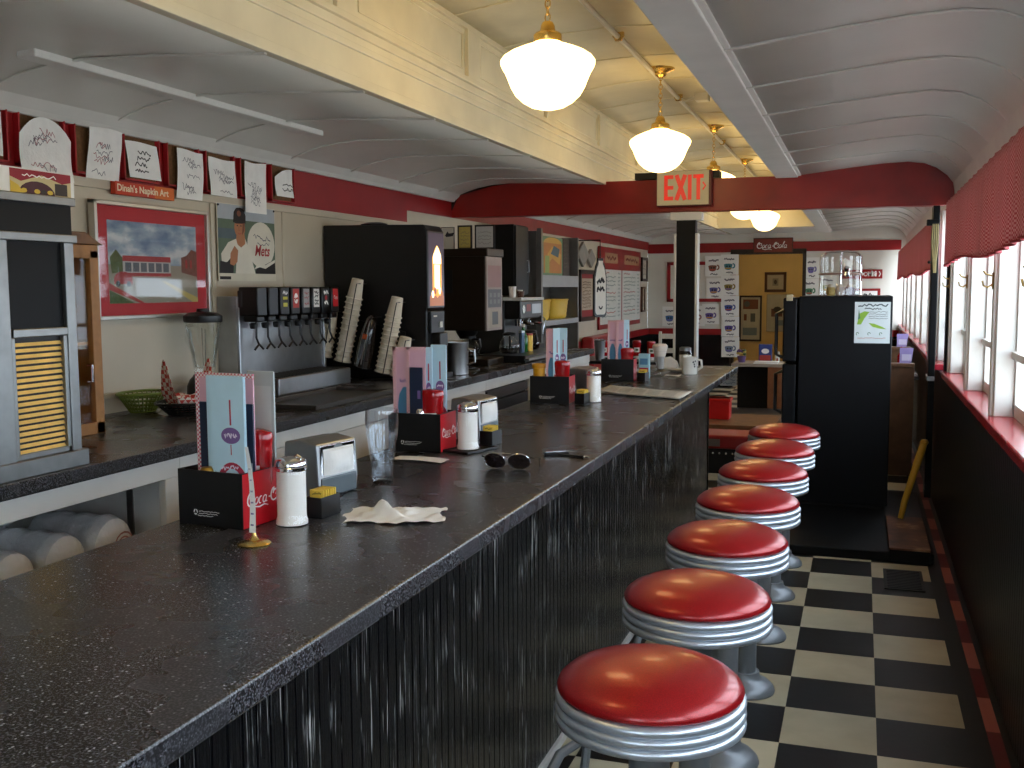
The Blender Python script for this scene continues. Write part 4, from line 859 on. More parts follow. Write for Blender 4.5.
wall_frame('small_framed_picture', 'small dark framed picture high on the left wall right of the wall menu', 14.9, 15.3, 1.58, 1.93, m_dfr, art_text('C8C0B0', '7A7468', 3), b=.04)
wall_frame('narrow_framed_picture', 'narrow brown framed picture low on the left wall right of the wall menu', 14.92, 15.14, 1.13, 1.50, mat('brown_frame', '5A3A26', .4), art_text('B0A48E', '7A6A58', 3), b=.03)
m_fish = mat('pale_grey_relief', '8F8A84', .6, var=.15)
q = thing('diamond_plaque', 'grey plaque of joined diamond shapes on the left wall above the framed notice', 'plaque', (WX, 11.62, 1.86)); mb = MB()
for i, (a, b, r) in enumerate(((-.42, -.04, .17), (-.08, .02, .26), (.28, -.03, .2))): mb.prism([(a-r, b), (a, b-r*.75), (a+r, b), (a, b+r*.75)], Fr((.0, 0, 0), (0, 1, 0), (0, 0, .75)), .03+.004*i)
mb.build('relief', m_fish, q, bevel=.008)
# wall menu
wm = thing('wall_menu_board', 'large two-column wall menu board with a red header on the left wall', 'menu board', (WX, 13.55, 1.47))
mb = MB(); mb.box((0, -1.23, -.5), (.025, 1.23, .53)); mb.build('board', m_red, wm, bevel=.004)
fr = Fr((.0255, -1.2, -.47), (0, 1, 0), (0, 0, 1)); mb = MB(); mb.rect(.0, .03, 1.17, .72, fr, 0, .001); mb.rect(1.23, .03, 2.40, .72, fr, 0, .001); mb.rect(.25, .80, .95, .93, fr, 1, .001); mb.rect(1.35, .80, 2.3, .93, fr, 1, .001)
for c0 in (.08, 1.31):
    for r_ in range(12): scrib(mb, fr, c0, .66-.05*r_, .75 if r_ % 4 else .4, .03, 2 if r_ % 5 else 3, .002, 1, .013); scrib(mb, fr, c0+.88, .66-.05*r_, .13, .03, 2, .002, 1, .013)
scrib(mb, fr, .35, .83, .5, .07, 4, .002, 1, .03); scrib(mb, fr, 1.45, .83, .75, .07, 4, .002, 1, .03)
mb.build('menu_sheet', [mat('menu_white', 'CFCFC8', .5), mat('header_cream', 'A8805E', .5), mat('menu_ink', '8E9A92', .6), mat('menu_red_ink', 'B07068', .6), mat('header_ink', '7A3A30', .6)], wm)
bs = thing('bottle_shaped_sign', 'white milk bottle shaped sign hanging by a black bracket in front of the wall menu', 'sign', (XL+.30, 11.25, 1.5))
fr = Fr((0, -.0, -.34), (.36, .933, 0), (0, 0, 1)); bo = [(-.12, .05)]+arc(-.07, .05, .05, .05, 180, 270, 4)+arc(.07, .05, .05, .05, 270, 360, 4)+[(.12, .45), (.085, .57), (.05, .62), (.05, .66), (-.05, .66), (-.05, .62), (-.085, .57), (-.12, .45)]
mb = MB(); mb.prism(bo, fr, .018); mb.build('board', mat('sign_black_edge', '17181A', .4), bs, bevel=.003)
mb = MB(); mb.flat([(a*.84, .03+b*.91) for a, b in bo], fr, 0, .0192); mb.build('face', m_white, bs)
mb = MB(); scrib(mb, fr, -.07, .26, .14, .2, 0, .0205, 2, .028); mb.stroke(arc(0, .14, .035, .045, 200, 340, 6), .02, fr, 0, .0205); mb.build('lettering', m_ink, bs)
mb = MB(); mb.tube([fr(0, .66, .009), fr(0, .86, .009), (-.285, .0, .52)], .008, 6); mb.build('bracket', m_black, bs)

# far wall: red framed panel, mug papers, signs
BWF = lambda x, z: Fr((x, YB-.022, z), (1, 0, 0), (0, 0, 1))
q = thing('red_framed_panel', 'white panel with a thick red frame on the far wall behind the black post', 'panel', (-2.29, YB-.001, 1.57)); w, h = .51, .30; mb = MB()
for a, c in (((-w, -.03, -h), (-w+.05, 0, h)), ((w-.05, -.03, -h), (w, 0, h)), ((-w, -.03, -h), (w, 0, -h+.05)), ((-w, -.03, h-.05), (w, 0, h))): mb.box(a, c)
mb.build('frame', m_red, q, bevel=.004); mb = MB(); mb.box((-w+.05, -.012, -h+.05), (w-.05, -.001, h-.05)); mb.build('panel', m_white, q)
mugc = ['3E7C86', '8A7A3E', '3A4E8E', '4E3E86', '6A7A8E', '7A4E3A', '5A5A96', '3E6E9A', '8E5A5A', '5E4A8E', '6E6EA0', '4A7A5A', '8A8A4A', '56789A', '3A4A8A', '4A5AA0']
mi = 0
def mug_paper(x, y, z, lab, w=.26, h=.30):
    global mi
    c = mugc[mi % 16]; mi += 1
    q = thing('mug_drawing', lab, 'paper', (x, y, z), group='papers with coloured mugs'); fr = Fr((-w/2, -.004, -h/2), (1, 0, 0), (0, 0, 1)); mb = MB(); mb.box((-w/2, -.003, -h/2), (w/2, 0, h/2)); mb.build('sheet', m_paper, q)
    mb = MB(); mb.flat(arc(.42*w, .5*h, .24*w, .05*h, 180, 0, 8)+arc(.42*w, .34*h, .2*w, .1*h, 0, -180, 8), fr, 0, .0); mb.stroke(arc(.68*w, .44*h, .1*w, .1*h, 100, -110, 8), .02, fr, 0, .0004); mb.disc(.35*w, .42*h, .045*w, .045*h, fr, 1, .0006, 10); mb.disc(.5*w, .42*h, .045*w, .045*h, fr, 1, .0006, 10); mb.rect(.25*w, .29*h, .6*w, .35*h, fr, 2, .0006)
    scrib(mb, fr, .2*w, .72*h, .55*w, .12*h, 3, .0004, 1, .02); scrib(mb, fr, .3*w, .06*h, .4*w, .1*h, 3, .0004, 1, .014)
    mb.build('drawing', [mat('mug_'+c, c, .6), m_ink, mat('mug_accent%d' % (mi % 3), ['A8483A', 'C08A30', '6A5AA0'][mi % 3], .6), mat('grey_lettering', '6E6A70', .7)], q)
row = ['top', 'second', 'third', 'fourth', 'fifth']
for k in range(5): mug_paper(-1.87+.007*k, YB-.034, 1.82-.305*k, 'mug drawing on white paper, %s sheet of the tall column left of the far doorway' % row[k])
mug_paper(-2.10, YB-.032, 1.80, 'mug drawing on white paper, upper one overlapping the red framed panel'); mug_paper(-2.08, YB-.032, 1.47, 'mug drawing on white paper, lower one overlapping the red framed panel')
mug_paper(-2.74, YB-.006, 1.05, 'mug drawing on white paper at the left end of the far wall, low'); mug_paper(-2.36, YB-.006, 1.06, 'mug drawing on white paper right of the black post, low'); mug_paper(-2.14, YB-.012, 1.09, 'mug drawing on white paper under the right corner of the red framed panel')
mug_paper(-.70, YB-.004, 1.76, 'blue mug drawing on white paper, upper one right of the far doorway', .2, .3); mug_paper(-.715, YB-.006, 1.45, 'blue mug drawing on white paper, lower one right of the far doorway', .22, .3); mug_paper(-.47, YB-.004, 1.50, 'mug drawing on white paper behind the glass stand on the refrigerator', .24, .3)
def red_sign(name, lab, x0, x1, z0, z1, y, txt=None, script=False, face=None):
    q = thing(name, lab, 'sign', ((x0+x1)/2, y, (z0+z1)/2)); w, h = (x1-x0)/2, (z1-z0)/2; mb = MB(); mb.box((-w, -.025, -h), (w, 0, h)); mb.build('board', face or m_red, q, bevel=.004)
    fr = Fr((-w, -.0255, -h), (1, 0, 0), (0, 0, 1)); mb = MB()
    if script: coca(mb, fr, .045, .065, .095, 0, .001)
    elif txt: mb.text(txt, .062, Fr(fr(.02, .035), fr.u, fr.v), 0, .001, sx=.85, bold=.01)
    mb.build('lettering', m_wtext, q); return q, fr
q, fr = red_sign('soda_brand_sign', 'red sign with white script lettering above the far doorway', -1.53, -.97, 1.985, 2.20, YB-.03, script=True, face=mat('dull_red_sign', '7A2A1C', .4, var=.1)); mb = MB()
for a, b in (((0, 0), (.56, .012)), ((0, .203), (.56, .215)), ((0, 0), (.012, .215)), ((.548, 0), (.56, .215))): mb.rect(*a, *b, fr, 0, .0008)
mb.build('border', mat('brownish_border', '4A2A18', .5), q)
q, fr = red_sign('restroom_sign', 'red RESTROOMS sign on the far wall right of the glass stand', -.28, .26, 1.60, 1.73, YB-.005, 'RESTROOMS'); mb = MB()
for a in (.40, .45): mb.disc(a, .098, .011, .011, fr, 0, .001, 10); mb.flat([(a-.018, .085), (a+.018, .085), (a+.01, .03), (a-.01, .03)], fr, 0, .001)
mb.stroke([(.495, .03), (.515, .065), (.495, .1)], .014, fr, 0, .001); mb.build('pictograms', m_wtext, q)
q, fr = red_sign('red_edged_sign', 'white sign with a red rim just above the refrigerator, under the RESTROOMS sign', -.27, .24, 1.28, 1.46, YB-.005); mb = MB(); mb.rect(.04, .03, .47, .145, fr, 0, .001); scrib(mb, fr, .08, .05, .34, .08, 1, .002, 1, .02); mb.build('face', [m_wtext, m_ink], q)
for o in list(q.children):
    if o.name.startswith('lettering'): bpy.data.objects.remove(o)
# the yellow room beyond the doorway
def back_pic(lab, x0, x1, z0, z1, mf, art, y=18.198, b=.03):
    q = thing('yellow_room_picture', lab, 'picture', ((x0+x1)/2, y, (z0+z1)/2), group='pictures in the yellow room'); w, h = (x1-x0)/2, (z1-z0)/2; mb = MB()
    for a, c in (((-w, -.03, -h), (-w+b, 0, h)), ((w-b, -.03, -h), (w, 0, h)), ((-w, -.03, -h), (w, 0, -h+b)), ((-w, -.03, h-b), (w, 0, h))): mb.box(a, c)
    mb.build('frame', mf, q, bevel=.003); mb = MB(); mb.box((-w+b, -.01, -h+b), (w-b, 0, h-b)); f = Fr((-w+b, -.012, -h+b), (1, 0, 0), (0, 0, 1)); ms = art(mb, f, 2*(w-b), 2*(h-b)); mb.build('print', ms, q)
def art_a(mb, f, w, h): mb.rect(0, 0, w, h, f, 0); mb.rect(w*.32, h*.25, w*.68, h*.75, f, 1, .002); mb.disc(w*.5, h*.5, w*.1, h*.16, f, 2, .003, 12); return [mat('mat_beige', 'B4AA94', .6), mat('photo_grey', '8E8878', .6), mat('photo_dark', '4E463C', .6)]
def art_b(mb, f, w, h):
    mb.rect(0, 0, w, h, f, 0)
    for a, b, c, d, m_ in ((.1, .72, .9, .95, 1), (.5, .42, .75, .62, 2), (.15, .45, .3, .6, 1), (.1, .1, .85, .28, 3)): mb.rect(w*a, h*b, w*c, h*d, f, m_, .002)
    mb.disc(w*.3, h*.84, w*.16, h*.07, f, 2, .003, 12); return [mat('poster_pale', 'C2C0B0', .6), mat('poster_rust', '7A4A34', .6), mat('poster_grey', '5A5E5A', .6), mat('poster_slate', '7A8A92', .6)]
def art_c(mb, f, w, h): mb.rect(0, 0, w, h, f, 0); mb.rect(w*.2, h*.4, w*.75, h*.62, f, 1, .002); mb.disc(w*.5, h*.6, w*.2, h*.08, f, 2, .003, 12); mb.rect(w*.45, h*.15, w*.8, h*.3, f, 3, .002); return [mat('poster_pale2', 'B8B4A4', .6), mat('poster_brown', '6A4434', .6), mat('poster_dark', '3E3630', .6), mat('poster_slate', '7A8A92', .6)]
back_pic('small picture in a wide brown frame on the yellow wall, highest of the three', -1.60, -1.24, 1.40, 1.74, mat('mid_brown_frame', '5A3A22', .4), art_a, b=.045)
back_pic('tall dark framed poster at the left on the yellow wall', -2.02, -1.64, .55, 1.34, m_dfr, art_b); back_pic('pale poster without a dark frame on the yellow wall, below the small picture', -1.56, -1.2, .72, 1.36, mat('pale_thin_frame', 'A49C88', .4), art_c, b=.012)
# ------------------------------------------------------------------ things on the lunch counter
m_cred = mat('soda_red', 'C01824', .35, var=.05); m_mpink = None
def menu_mats():
    t = NT('pink_menu'); p = t.n('ShaderNodeBsdfPrincipled'); t.l(p.outputs[0], t.out.inputs[0]); p.inputs['Roughness'].default_value = .4
    t.l(t.ramp(t.noise(9, 3), [(.3, lin('DBA6BA')), (.7, lin('E4B8C6'))]), p.inputs['Base Color']); return t.m
m_mpink = menu_mats(); m_mblue = mat('pale_blue_menu', 'BEDFEE', .3, var=.07); m_mblue2 = mat('mid_blue', '4F83A8', .35); m_navy = mat('navy_menu', '1C2740', .35, var=.1); m_mgrey = mat('grey_menu', 'A9B4B4', .4)
m_edge = checker('pink_white_edge', 'D86A7C', 'F0E6E6', .0055, None, .0055, .5); m_purple = mat('purple_badge', '7A5E96', .45); m_lavt = mat('lavender_text', 'E6DDEE', .5); m_crim = mat('crimson_print', 'B0304A', .45); m_tan = mat('tan_print', 'C89048', .5)
def caddy(label, loc, rz, group='black menu caddies'):
    c = thing('menu_caddy', label, 'caddy', loc, rz, group=group)
    w, d, h, t = .205, .15, .14, .004; mb = MB()                        # origin = near bottom corner on the aisle side; body runs to -x and +y
    mb.box((-w, 0, 0), (0, d, t)); mb.box((-w, 0, 0), (0, t, h)); mb.box((-w, d-t, 0), (0, d, h)); mb.box((-w, 0, 0), (-w+t, d, h)); mb.box((-t, 0, 0), (0, d, h)); mb.box((-w, .085, 0), (0, .089, h*.9)); mb.box((-.108, .0, 0), (-.105, .085, h*.9))
    mb.build('body', m_blackp, c, bevel=.0012)
    mb = MB(); fr = Fr((.0004, .0, 0), (0, 1, 0), (0, 0, 1)); mb.rect(.002, .002, d-.002, h-.002, fr); mb.build('red_panel', m_cred, c)
    mb = MB(); coca(mb, Fr((.0008, 0, 0), (0, 1, 0), (0, 0, 1)), .014, .055, .036, 0, .0003); mb.build('script_logo', m_wtext, c)
    mb = MB(); fr = Fr((-w, -.0006, 0), (1, 0, 0), (0, 0, 1))
    for k in range(3): mb.stroke(arc(.056, .034, .005, .006, 100+120*k, 190+120*k, 5), .0028, fr)
    for k, L in ((0, .066), (1, .06), (2, .05)): scrib(mb, fr, .066-(.004 if k == 2 else 0), .030+.0055*(1-k), L, .003, 0, 0, 1, .0012)
    mb.build('recycling_print', m_wtext, c); return c
mcount = 0
def menu(kind, label, loc, rz, tilt=0.0, w=.105, h=.29, group='menus in the black caddies'):
    """stands on its lower edge; faces -y; x from 0 to w"""
    global mcount
    o = thing('menu', label, 'menu', loc, group=group, rot=(tilt, 0, rz)); fr = Fr((0, -.003, 0), (1, 0, 0), (0, 0, 1)); mb = MB()
    if kind == 'pink':
        mb.box((0, -.002, 0), (w, .002, h)); mb.build('cover', m_mpink, o); mb = MB(); mb.box((-.001, -.0028, 0), (.012, .0028, h+.001)); mb.box((0, -.0028, h-.011), (w, .0028, h+.001)); mb.build('check_edge', m_edge, o)
        mb = MB(); mb.flat(arc(w*.55, h*.42, w*.36, h*.2, 0, 360), fr, 0); scrib(mb, fr, w*.3, h*.64, w*.5, h*.06, 1, .0004, 1, .004); mb.build('cover_print', [m_mblue2, m_purple], o)
    elif kind == 'blue':
        for k in range(3): mb.box((.0008*k, .0035*k-.003, 0), (w, .0035*k-.001, h-.001*k))
        mb.build('leaves', m_mblue, o, bevel=.0006); mb = MB()
        mb.flat([(w*.6, h*.0), (w*.1, h*.28), (w*.12, h*.36), (w*.7, h*.1)], fr, 0, .0006); mb.flat([(w*.97, h*.02), (w*.5, h*.2), (w*.55, h*.32), (w*.97, h*.22)], fr, 0, .0005)
        mb.disc(w*.6, h*.60, w*.28, h*.055, fr, 1, .0006); scrib(mb, fr, w*.42, h*.575, w*.36, h*.05, 2, .0009, 1, .004); mb.stroke([(w*.6, h*.84), (w*.605, h*.67)], .005, fr, 3, .0006); mb.stroke([(w*.6, h*.54), (w*.605, h*.47)], .003, fr, 3, .0006)
        mb.stroke(arc(w*.62, h*.22, w*.42, h*.18, 165, 30, 12), .016, fr, 3, .0007); scrib(mb, fr, w*.3, h*.36, w*.5, h*.05, 2, .001, 1, .004); mb.flat([(w*.3, h*.2), (w*.62, h*.13), (w*.64, h*.16), (w*.34, h*.24)], fr, 4, .0008); mb.stroke([(w*.3, h*.28), (w*.36, h*.15), (w*.32, h*.1)], .008, fr, 4, .0009)
        mb.build('cover_print', [m_mblue2, m_purple, m_lavt, m_crim, m_tan], o)
    else:
        mm = {'navy': m_navy, 'grey': m_mgrey}[kind]; mb.box((0, -.003, 0), (w, .003, h)); mb.build('cover', mm, o, bevel=.0006); mb = MB(); mb.rect(w*.62, h*.62, w*.86, h*.72, fr, 0, .0004) if kind == 'navy' else mb.rect(w*.1, h*.1, w*.9, h*.9, fr, 1, .0004); mb.build('cover_print', [m_purple, mat('menu_grey_print', 'B9C2C0', .45)], o)
    return o
m_ketch = mat('ketchup_red', 'A00A10', .14, var=.06, coat=.4)
def ketchup(label, loc, rz=0, s=1):
    k = thing('ketchup_bottle', label, 'bottle', loc, rz, group='upside-down ketchup bottles'); P = [(.026, 0), (.027, .03), (.03, .034), (.034, .05), (.037, .09), (.036, .14), (.038, .175), (.039, .19), (.036, .2), (.02, .205), (0, .205)]
    mb = MB(); mb.lathe([(r*s*1.17, z*s) for r, z in P[2:]], seg=30, sy=.62); mb.build('bottle_body', m_ketch, k); mb = MB(); mb.lathe([(.026*s, 0), (.027*s, .03*s), (.0, .034*s)], seg=24, sy=.8); mb.build('cap', m_white, k)
    mb = MB(); a = [math.radians(q) for q in range(-130, -40, 10)]
    for i in range(len(a)-1):
        vs = [(.0437*s*math.cos(q)*1.0, .0437*s*math.sin(q)*.625-.0008, z) for z in (.075*s, .125*s) for q in (a[i], a[i+1])]; mb.add([vs[0], vs[1], vs[3], vs[2]], [(0, 1, 2, 3)], 0)
        vs = [(.0441*s*math.cos(q), .0441*s*math.sin(q)*.63-.0013, z) for z in (.09*s, .112*s) for q in (a[i], a[i+1])]; mb.add([vs[0], vs[1], vs[3], vs[2]], [(0, 1, 2, 3)], 1 if 1 < i < 6 else 0)
    mb.build('front_label', [m_wtext, mat('label_green', '3F5A3A', .5)], k); return k
m_sug = mat('white_sugar', 'F2F0EA', .9, var=.02, bump=.2, bscale=400)
def sugar(label, loc, full=1.05):
    o = thing('sugar_dispenser', label, 'sugar dispenser', loc, group='glass sugar dispensers'); mb = MB()
    mb.lathe([(.040, 0), (.043, .004), (.043, .012), (.039, .02), (.0375, .03), (.0375, .13), (.036, .142), (.034, .146)], seg=24, cap=True); mb.build('glass_body', thin_glass('sugar_glass', refl=.8), o)
    mb = MB(); mb.lathe([(.0395, .003), (.0395, .012), (.0365, .022), (.0362, .13*full), (.0, .13*full+.003)], seg=24); mb.build('sugar', m_sug, o)
    mb = MB(); mb.lathe([(.0385, .138), (.0405, .14), (.0405, .147), (.039, .149), (.0405, .151), (.0405, .158), (.037, .165), (.025, .17), (.012, .173), (0, .174)], seg=32); mb.tube([(.012, 0, .171), (.02, 0, .177), (.03, 0, .171)], .003, 6); mb.build('metal_lid', m_chrome, o); return o
pk = 0
def packets(label, loc, rz, n=7):
    o = thing('packet_holder', label, 'packet holder', loc, rz, group='black sugar packet holders'); mb = MB(); w, d, h, t = .052, .085, .055, .003
    mb.box((0, 0, 0), (w, d, t)); mb.box((0, 0, 0), (w, t, h)); mb.box((0, d-t, 0), (w, d, h)); mb.box((0, 0, 0), (t, d, h)); mb.box((w-t, 0, 0), (w, d, h)); mb.build('body', m_blackp, o, bevel=.001)
    return o
m_yp = mat('yellow_packet', 'E3C24A', .45, var=.05); m_pp = mat('pink_packet', 'E0A0B0', .45)
def packet_set(where, base, rz, n=7):
    proto = None; M = Matrix.Translation(base) @ RZ(rz)
    nm = ['nearest', 'second', 'third', 'fourth', 'fifth', 'sixth', 'seventh']
    for k in range(n):
        loc = M @ Vector((.006, .014+.0105*k, .006)); lab = '%s yellow sweetener packet in the holder %s' % (nm[k], where)
        if proto is None:
            proto = thing('sweetener_packet', lab, 'packet', loc, rz, group='yellow packets in the holder '+where); mb = MB(); mb.box((0, 0, 0), (.043, .004, .066)); mb.build('sachet', m_yp, proto, bevel=.0012); mb = MB(); scrib(mb, Fr((0, -.0004, 0), (1, 0, 0), (0, 0, 1)), .008, .052, .028, .01, 0, 0, 1, .002); mb.rect(.012, .02, .03, .035, Fr((0, -.0004, 0), (1, 0, 0), (0, 0, 1)), 0); mb.build('sachet_print', m_ink, proto)
        else: dup(proto, loc, rz+.03*(k % 2), lab)
def napkin_disp(label, loc, rz):
    o = thing('napkin_dispenser', label, 'napkin dispenser', loc, rz, group='steel napkin dispensers'); w, d = .125, .175; ZS = 1.33
    o.scale = (1, 1, ZS)
    fr = Fr((0, 0, 0), (1, 0, 0), (0, 0, 1)); mb = MB(); mb.prism([(.0, 0), (w, 0), (w+.006, .03), (w-.0, .115), (w*.5, .122), (.006, .118), (-.004, .03)], fr, -d); mb.build('case', m_steel, o, bevel=.005)
    mb = MB(); f2 = Fr((w+.003, .012, 0), (0, 1, 0), (0, 0, 1)); mb.box((w-.01, .012, .045), (w+.005, d-.012, .113)); mb.build('face_plate', m_chrome, o, bevel=.003)
    mb = MB(); mb.box((w-.008, .01, .002), (w+.009, d-.01, .043)); mb.build('front_foot', mat('smoke_blue_plastic', '4F5A60', .25), o, bevel=.003)
    mb = MB(); mb.grid(lambda u, v: (w+.0065+.022*math.sin(PI*u)*(.5+.5*math.sin(PI*v))+.003*math.sin(9*u), .022+(d-.044)*u, .048+.052*v), 14, 8); mb.grid(lambda u, v: (w+.0065+.022*math.sin(PI*u)*(.5+.5*math.sin(PI*(1)))*(1-v), .022+(d-.044)*u, .10+.004*v), 14, 2); mb.build('napkin_stack', m_nap, o)
    mb = MB(); mb.disc(d/2-.0, .104, .02, .008, Fr((w+.0054, 0, 0), (0, 1, 0), (0, 0, 1))); mb.build('badge', mat('badge_steel', '8F9496', .3, .8), o); return o
Z0 = CT
# --- first setting
R1 = -.115
caddy('nearest black menu caddy with a red script side panel on the lunch counter', (-1.425, 2.124, Z0), R1)
M1 = Matrix.Translation((-1.425, 2.124, Z0)) @ RZ(R1)
def L1(x, y, z=.006): return M1 @ Vector((x, y, z))
menu('pink', 'pink check-edged menu at the back left of the nearest caddy', L1(-.2, .072), R1, 0, .185, .372); menu('grey', 'pale grey menu at the back right of the nearest caddy, behind the pink one', L1(-.09, .14), R1, 0, .085, .375)
menu('navy', 'dark navy menu behind the blue menu in the nearest caddy', L1(-.175, .056), R1, 0, .17, .30); menu('blue', 'pale blue menu with a purple badge in front in the nearest caddy', L1(-.112, .024), R1+.02, -.0, .105, .372); menu('blue', 'narrow pale blue menu edge showing left of the purple badge menu in the nearest caddy', L1(-.135, .038), R1+.02, 0, .07, .37)
ketchup('red ketchup bottle in the nearest caddy behind the sugar dispenser', L1(-.047, .112), R1, 1.12)
q = thing('jar_lid_shaker', 'small shaker with a golden lid at the front of the nearest caddy', 'shaker', L1(-.125, .012+.008)); mb = MB(); mb.lathe([(.016, 0), (.017, .11), (.015, .115)], seg=18); mb.build('body', m_jar, q); mb = MB(); mb.lathe([(.018, .112), (.0185, .133), (.014, .14), (0, .142)], seg=20); mb.build('lid', m_gold, q)
sugar('glass sugar dispenser in front of the nearest caddy beside the receipt spike', (-1.346, 2.222, Z0))
packets('black packet holder between the nearest sugar dispenser and the napkin dispenser', (-1.352, 2.295, Z0), -.1); packet_set('beside the nearest sugar dispenser', Vector((-1.352, 2.295, Z0)), -.1, 6)
napkin_disp('chrome napkin dispenser behind the nearest caddy, left of the water glass', (-1.56, 2.535, Z0), -.2)
sp = thing('receipt_spike', 'brass receipt spike with a paper slip standing in front of the nearest caddy', 'receipt spike', (-1.323, 2.015, Z0)); mb = MB(); mb.lathe([(.038, 0), (.039, .003), (.033, .007), (.012, .011), (.006, .02), (.004, .03)], seg=32); mb.build('base', m_brass, sp); mb = MB(); mb.tube([(0, 0, .02), (0, 0, .19)], [.0022, .001], 8); mb.build('spike', m_steel, sp)
sl = thing('receipt_slip', 'narrow printed paper slip speared on the brass receipt spike', 'receipt', (-1.323, 2.008, Z0+.03)); fnr = lambda u, v: ((-.008+.016*u)*(1.1-.55*v)+.007*math.sin(2.2*v+.5)-.010*v, -.004+.005*math.sin(3*v), .20*v)
mb = MB(); mb.grid(fnr, 4, 12); mb.build('paper', m_paper, sl); mb = MB()
for s in range(6):
    for i in range(5):
        v = .08+.13*s; a = Vector(fnr(.2+.1*i, v))-Vector((0, .0008, 0)); b = Vector(fnr(.28+.1*i, v+.02))-Vector((0, .0008, 0)); mb.add([a, (b.x, b.y, a.z), b, (a.x, a.y, b.z)], [(0, 1, 2, 3)])
mb.build('printed_ink', mat('ink_violet', '6A5A8A', .7), sl)
cn = thing('crumpled_napkin', 'crumpled white paper napkin on the lunch counter right of the nearest napkin dispenser', 'napkin', (-1.135, 2.375, Z0)); rr = random.Random(5)
def crump(u, v):
    x, y = (u-.5)*.25, (v-.5)*.17; r = math.exp(-((x+.015)**2/.003+(y-.01)**2/.0022)); return (x+.01*math.sin(9*v), y+.008*math.sin(8*u), .003+.002*math.sin(11*u+7*v)+.038*r*(.65+.35*math.sin(22*u+9*v))+.004*abs(math.sin(17*u-13*v)))
mb = MB(); mb.grid(crump, 36, 26); o = mb.build('sheet', m_nap, cn); o.rotation_euler.z = .35
wg = thing('water_glass', 'tall clear tumbler standing between the first and second caddies', 'glass', (-1.376, 2.80, Z0)); mb = MB(); mb.lathe([(.03, 0), (.032, .004), (.034, .05), (.042, .11), (.049, .155), (.051, .19), (.049, .225), (.047, .225), (.048, .19), (.046, .155), (.039, .11), (.031, .05), (.028, .014), (0, .012)], seg=36, cap=True); mb.build('body', thin_glass('tumbler_glass', (.93, .95, .97), 2.2), wg)
# --- second setting
R2 = .0
caddy('second black menu caddy, behind the water glass and the sunglasses', (-1.42, 3.36, Z0), R2)
def L2(x, y, z=.006): return Vector((-1.42+x, 3.36+y, Z0+z))
menu('pink', 'leftmost pink check-edged menu in the second caddy', L2(-.2, .04), .0, 0, .09, .37); menu('pink', 'second pink check-edged menu in the second caddy, in front of its navy insert', L2(-.142, .03), .0, 0, .075, .372); menu('navy', 'dark navy insert at the middle of the second caddy', L2(-.125, .018), .0, 0, .05, .30, )
menu('blue', 'narrow pale blue menu left of the badge menu in the second caddy', L2(-.085, .05), .05, 0, .035, .372); menu('blue', 'pale blue menu with a purple badge at the right of the second caddy', L2(-.065, .075), .0, 0, .06, .38)
ketchup('red ketchup bottle at the right front of the second caddy', L2(-.052, .042), 0, 1.08)
q = thing('salt_shaker', 'small glass shaker with a steel lid at the front of the second caddy', 'shaker', L2(-.085, .02)); mb = MB(); mb.lathe([(.014, 0), (.015, .12), (.013, .125)], seg=18); mb.build('body', m_jar, q); mb = MB(); mb.lathe([(.016, .122), (.0165, .142), (.012, .15), (0, .152)], seg=20); mb.build('lid', m_chrome, q)
bt2 = thing('serving_tray', 'small black tray under the second sugar dispenser', 'tray', (-1.34, 3.45, Z0)); mb = MB(); mb.box((-.06, -.09, 0), (.06, .09, .004)); mb.box((-.06, -.09, 0), (-.056, .09, .01)); mb.box((.056, -.09, 0), (.06, .09, .01)); mb.box((-.06, -.09, 0), (.06, -.086, .01)); mb.box((-.06, .086, 0), (.06, .09, .01)); mb.build('tray', m_blackp, bt2, bevel=.002); bt2.rotation_euler.z = -.3
sugar('glass sugar dispenser on the black tray beside the second caddy', (-1.35, 3.452, Z0+.005), 1.05)
packets('black packet holder behind the second sugar dispenser', (-1.35, 3.575, Z0), -.1); packet_set('behind the second sugar dispenser', Vector((-1.35, 3.575, Z0)), -.1, 5)
napkin_disp('chrome napkin dispenser behind the second caddy with napkins bulging out', (-1.53, 3.72, Z0), -.1)
ps = thing('paper_strip', 'flat white paper strip lying in front of the second caddy', 'paper', (-1.43, 3.21, Z0+.001)); mb = MB(); mb.grid(lambda u, v: (-.10+.2*u, -.04+.08*v-.02*u, .002+.004*math.sin(3*u)), 10, 4); mb.build('sheet', m_paper, ps)
# sunglasses
sg = thing('sunglasses', 'dark sunglasses with thin silver rims lying on the counter in front of the second caddy', 'sunglasses', (-1.085, 3.13, Z0+.0), .1); sg.scale = (1.2, 1.2, 1.1); m_lens = mat('dark_lens', '1A1418', .05, var=.1, spec=.8)
mb = MB(); lensf = []
for s in (-1, 1):
    f = Fr((s*.034, -.01+.0*s, .027), (math.cos(.12*s), math.sin(.12*s), 0), (0, -.35, .94)); pts = [(.029*math.cos(a)*(1), .024*math.sin(a)-(.003 if math.sin(a) < 0 else 0)) for a in [2*PI*i/28 for i in range(28)]]
    lm = MB(); lm.prism(pts, f, .002, sm=False); lm.build('lens', m_lens, sg)
    rm = MB(); rm.tube([f(a*1.02, b*1.02, .001) for a, b in pts], .0018, 6, closed=True); rm.build('rim', m_chrome, sg)
    tm = MB(); tm.tube([f(s*.03, .01, .001), f(s*.036, .012, 0), (s*.072, .02, .03), (s*.07, .1, .018), (s*.062, .13, .003)], .0018, 6); tm.build('temple', m_black, sg)
mb = MB(); mb.tube([(-.006, -.012, .036), (0, -.016, .04), (.006, -.012, .036)], .0018, 6); mb.tube([(-.012, -.012, .048), (.012, -.012, .048)], .0015, 6); mb.build('bridge', m_chrome, sg)
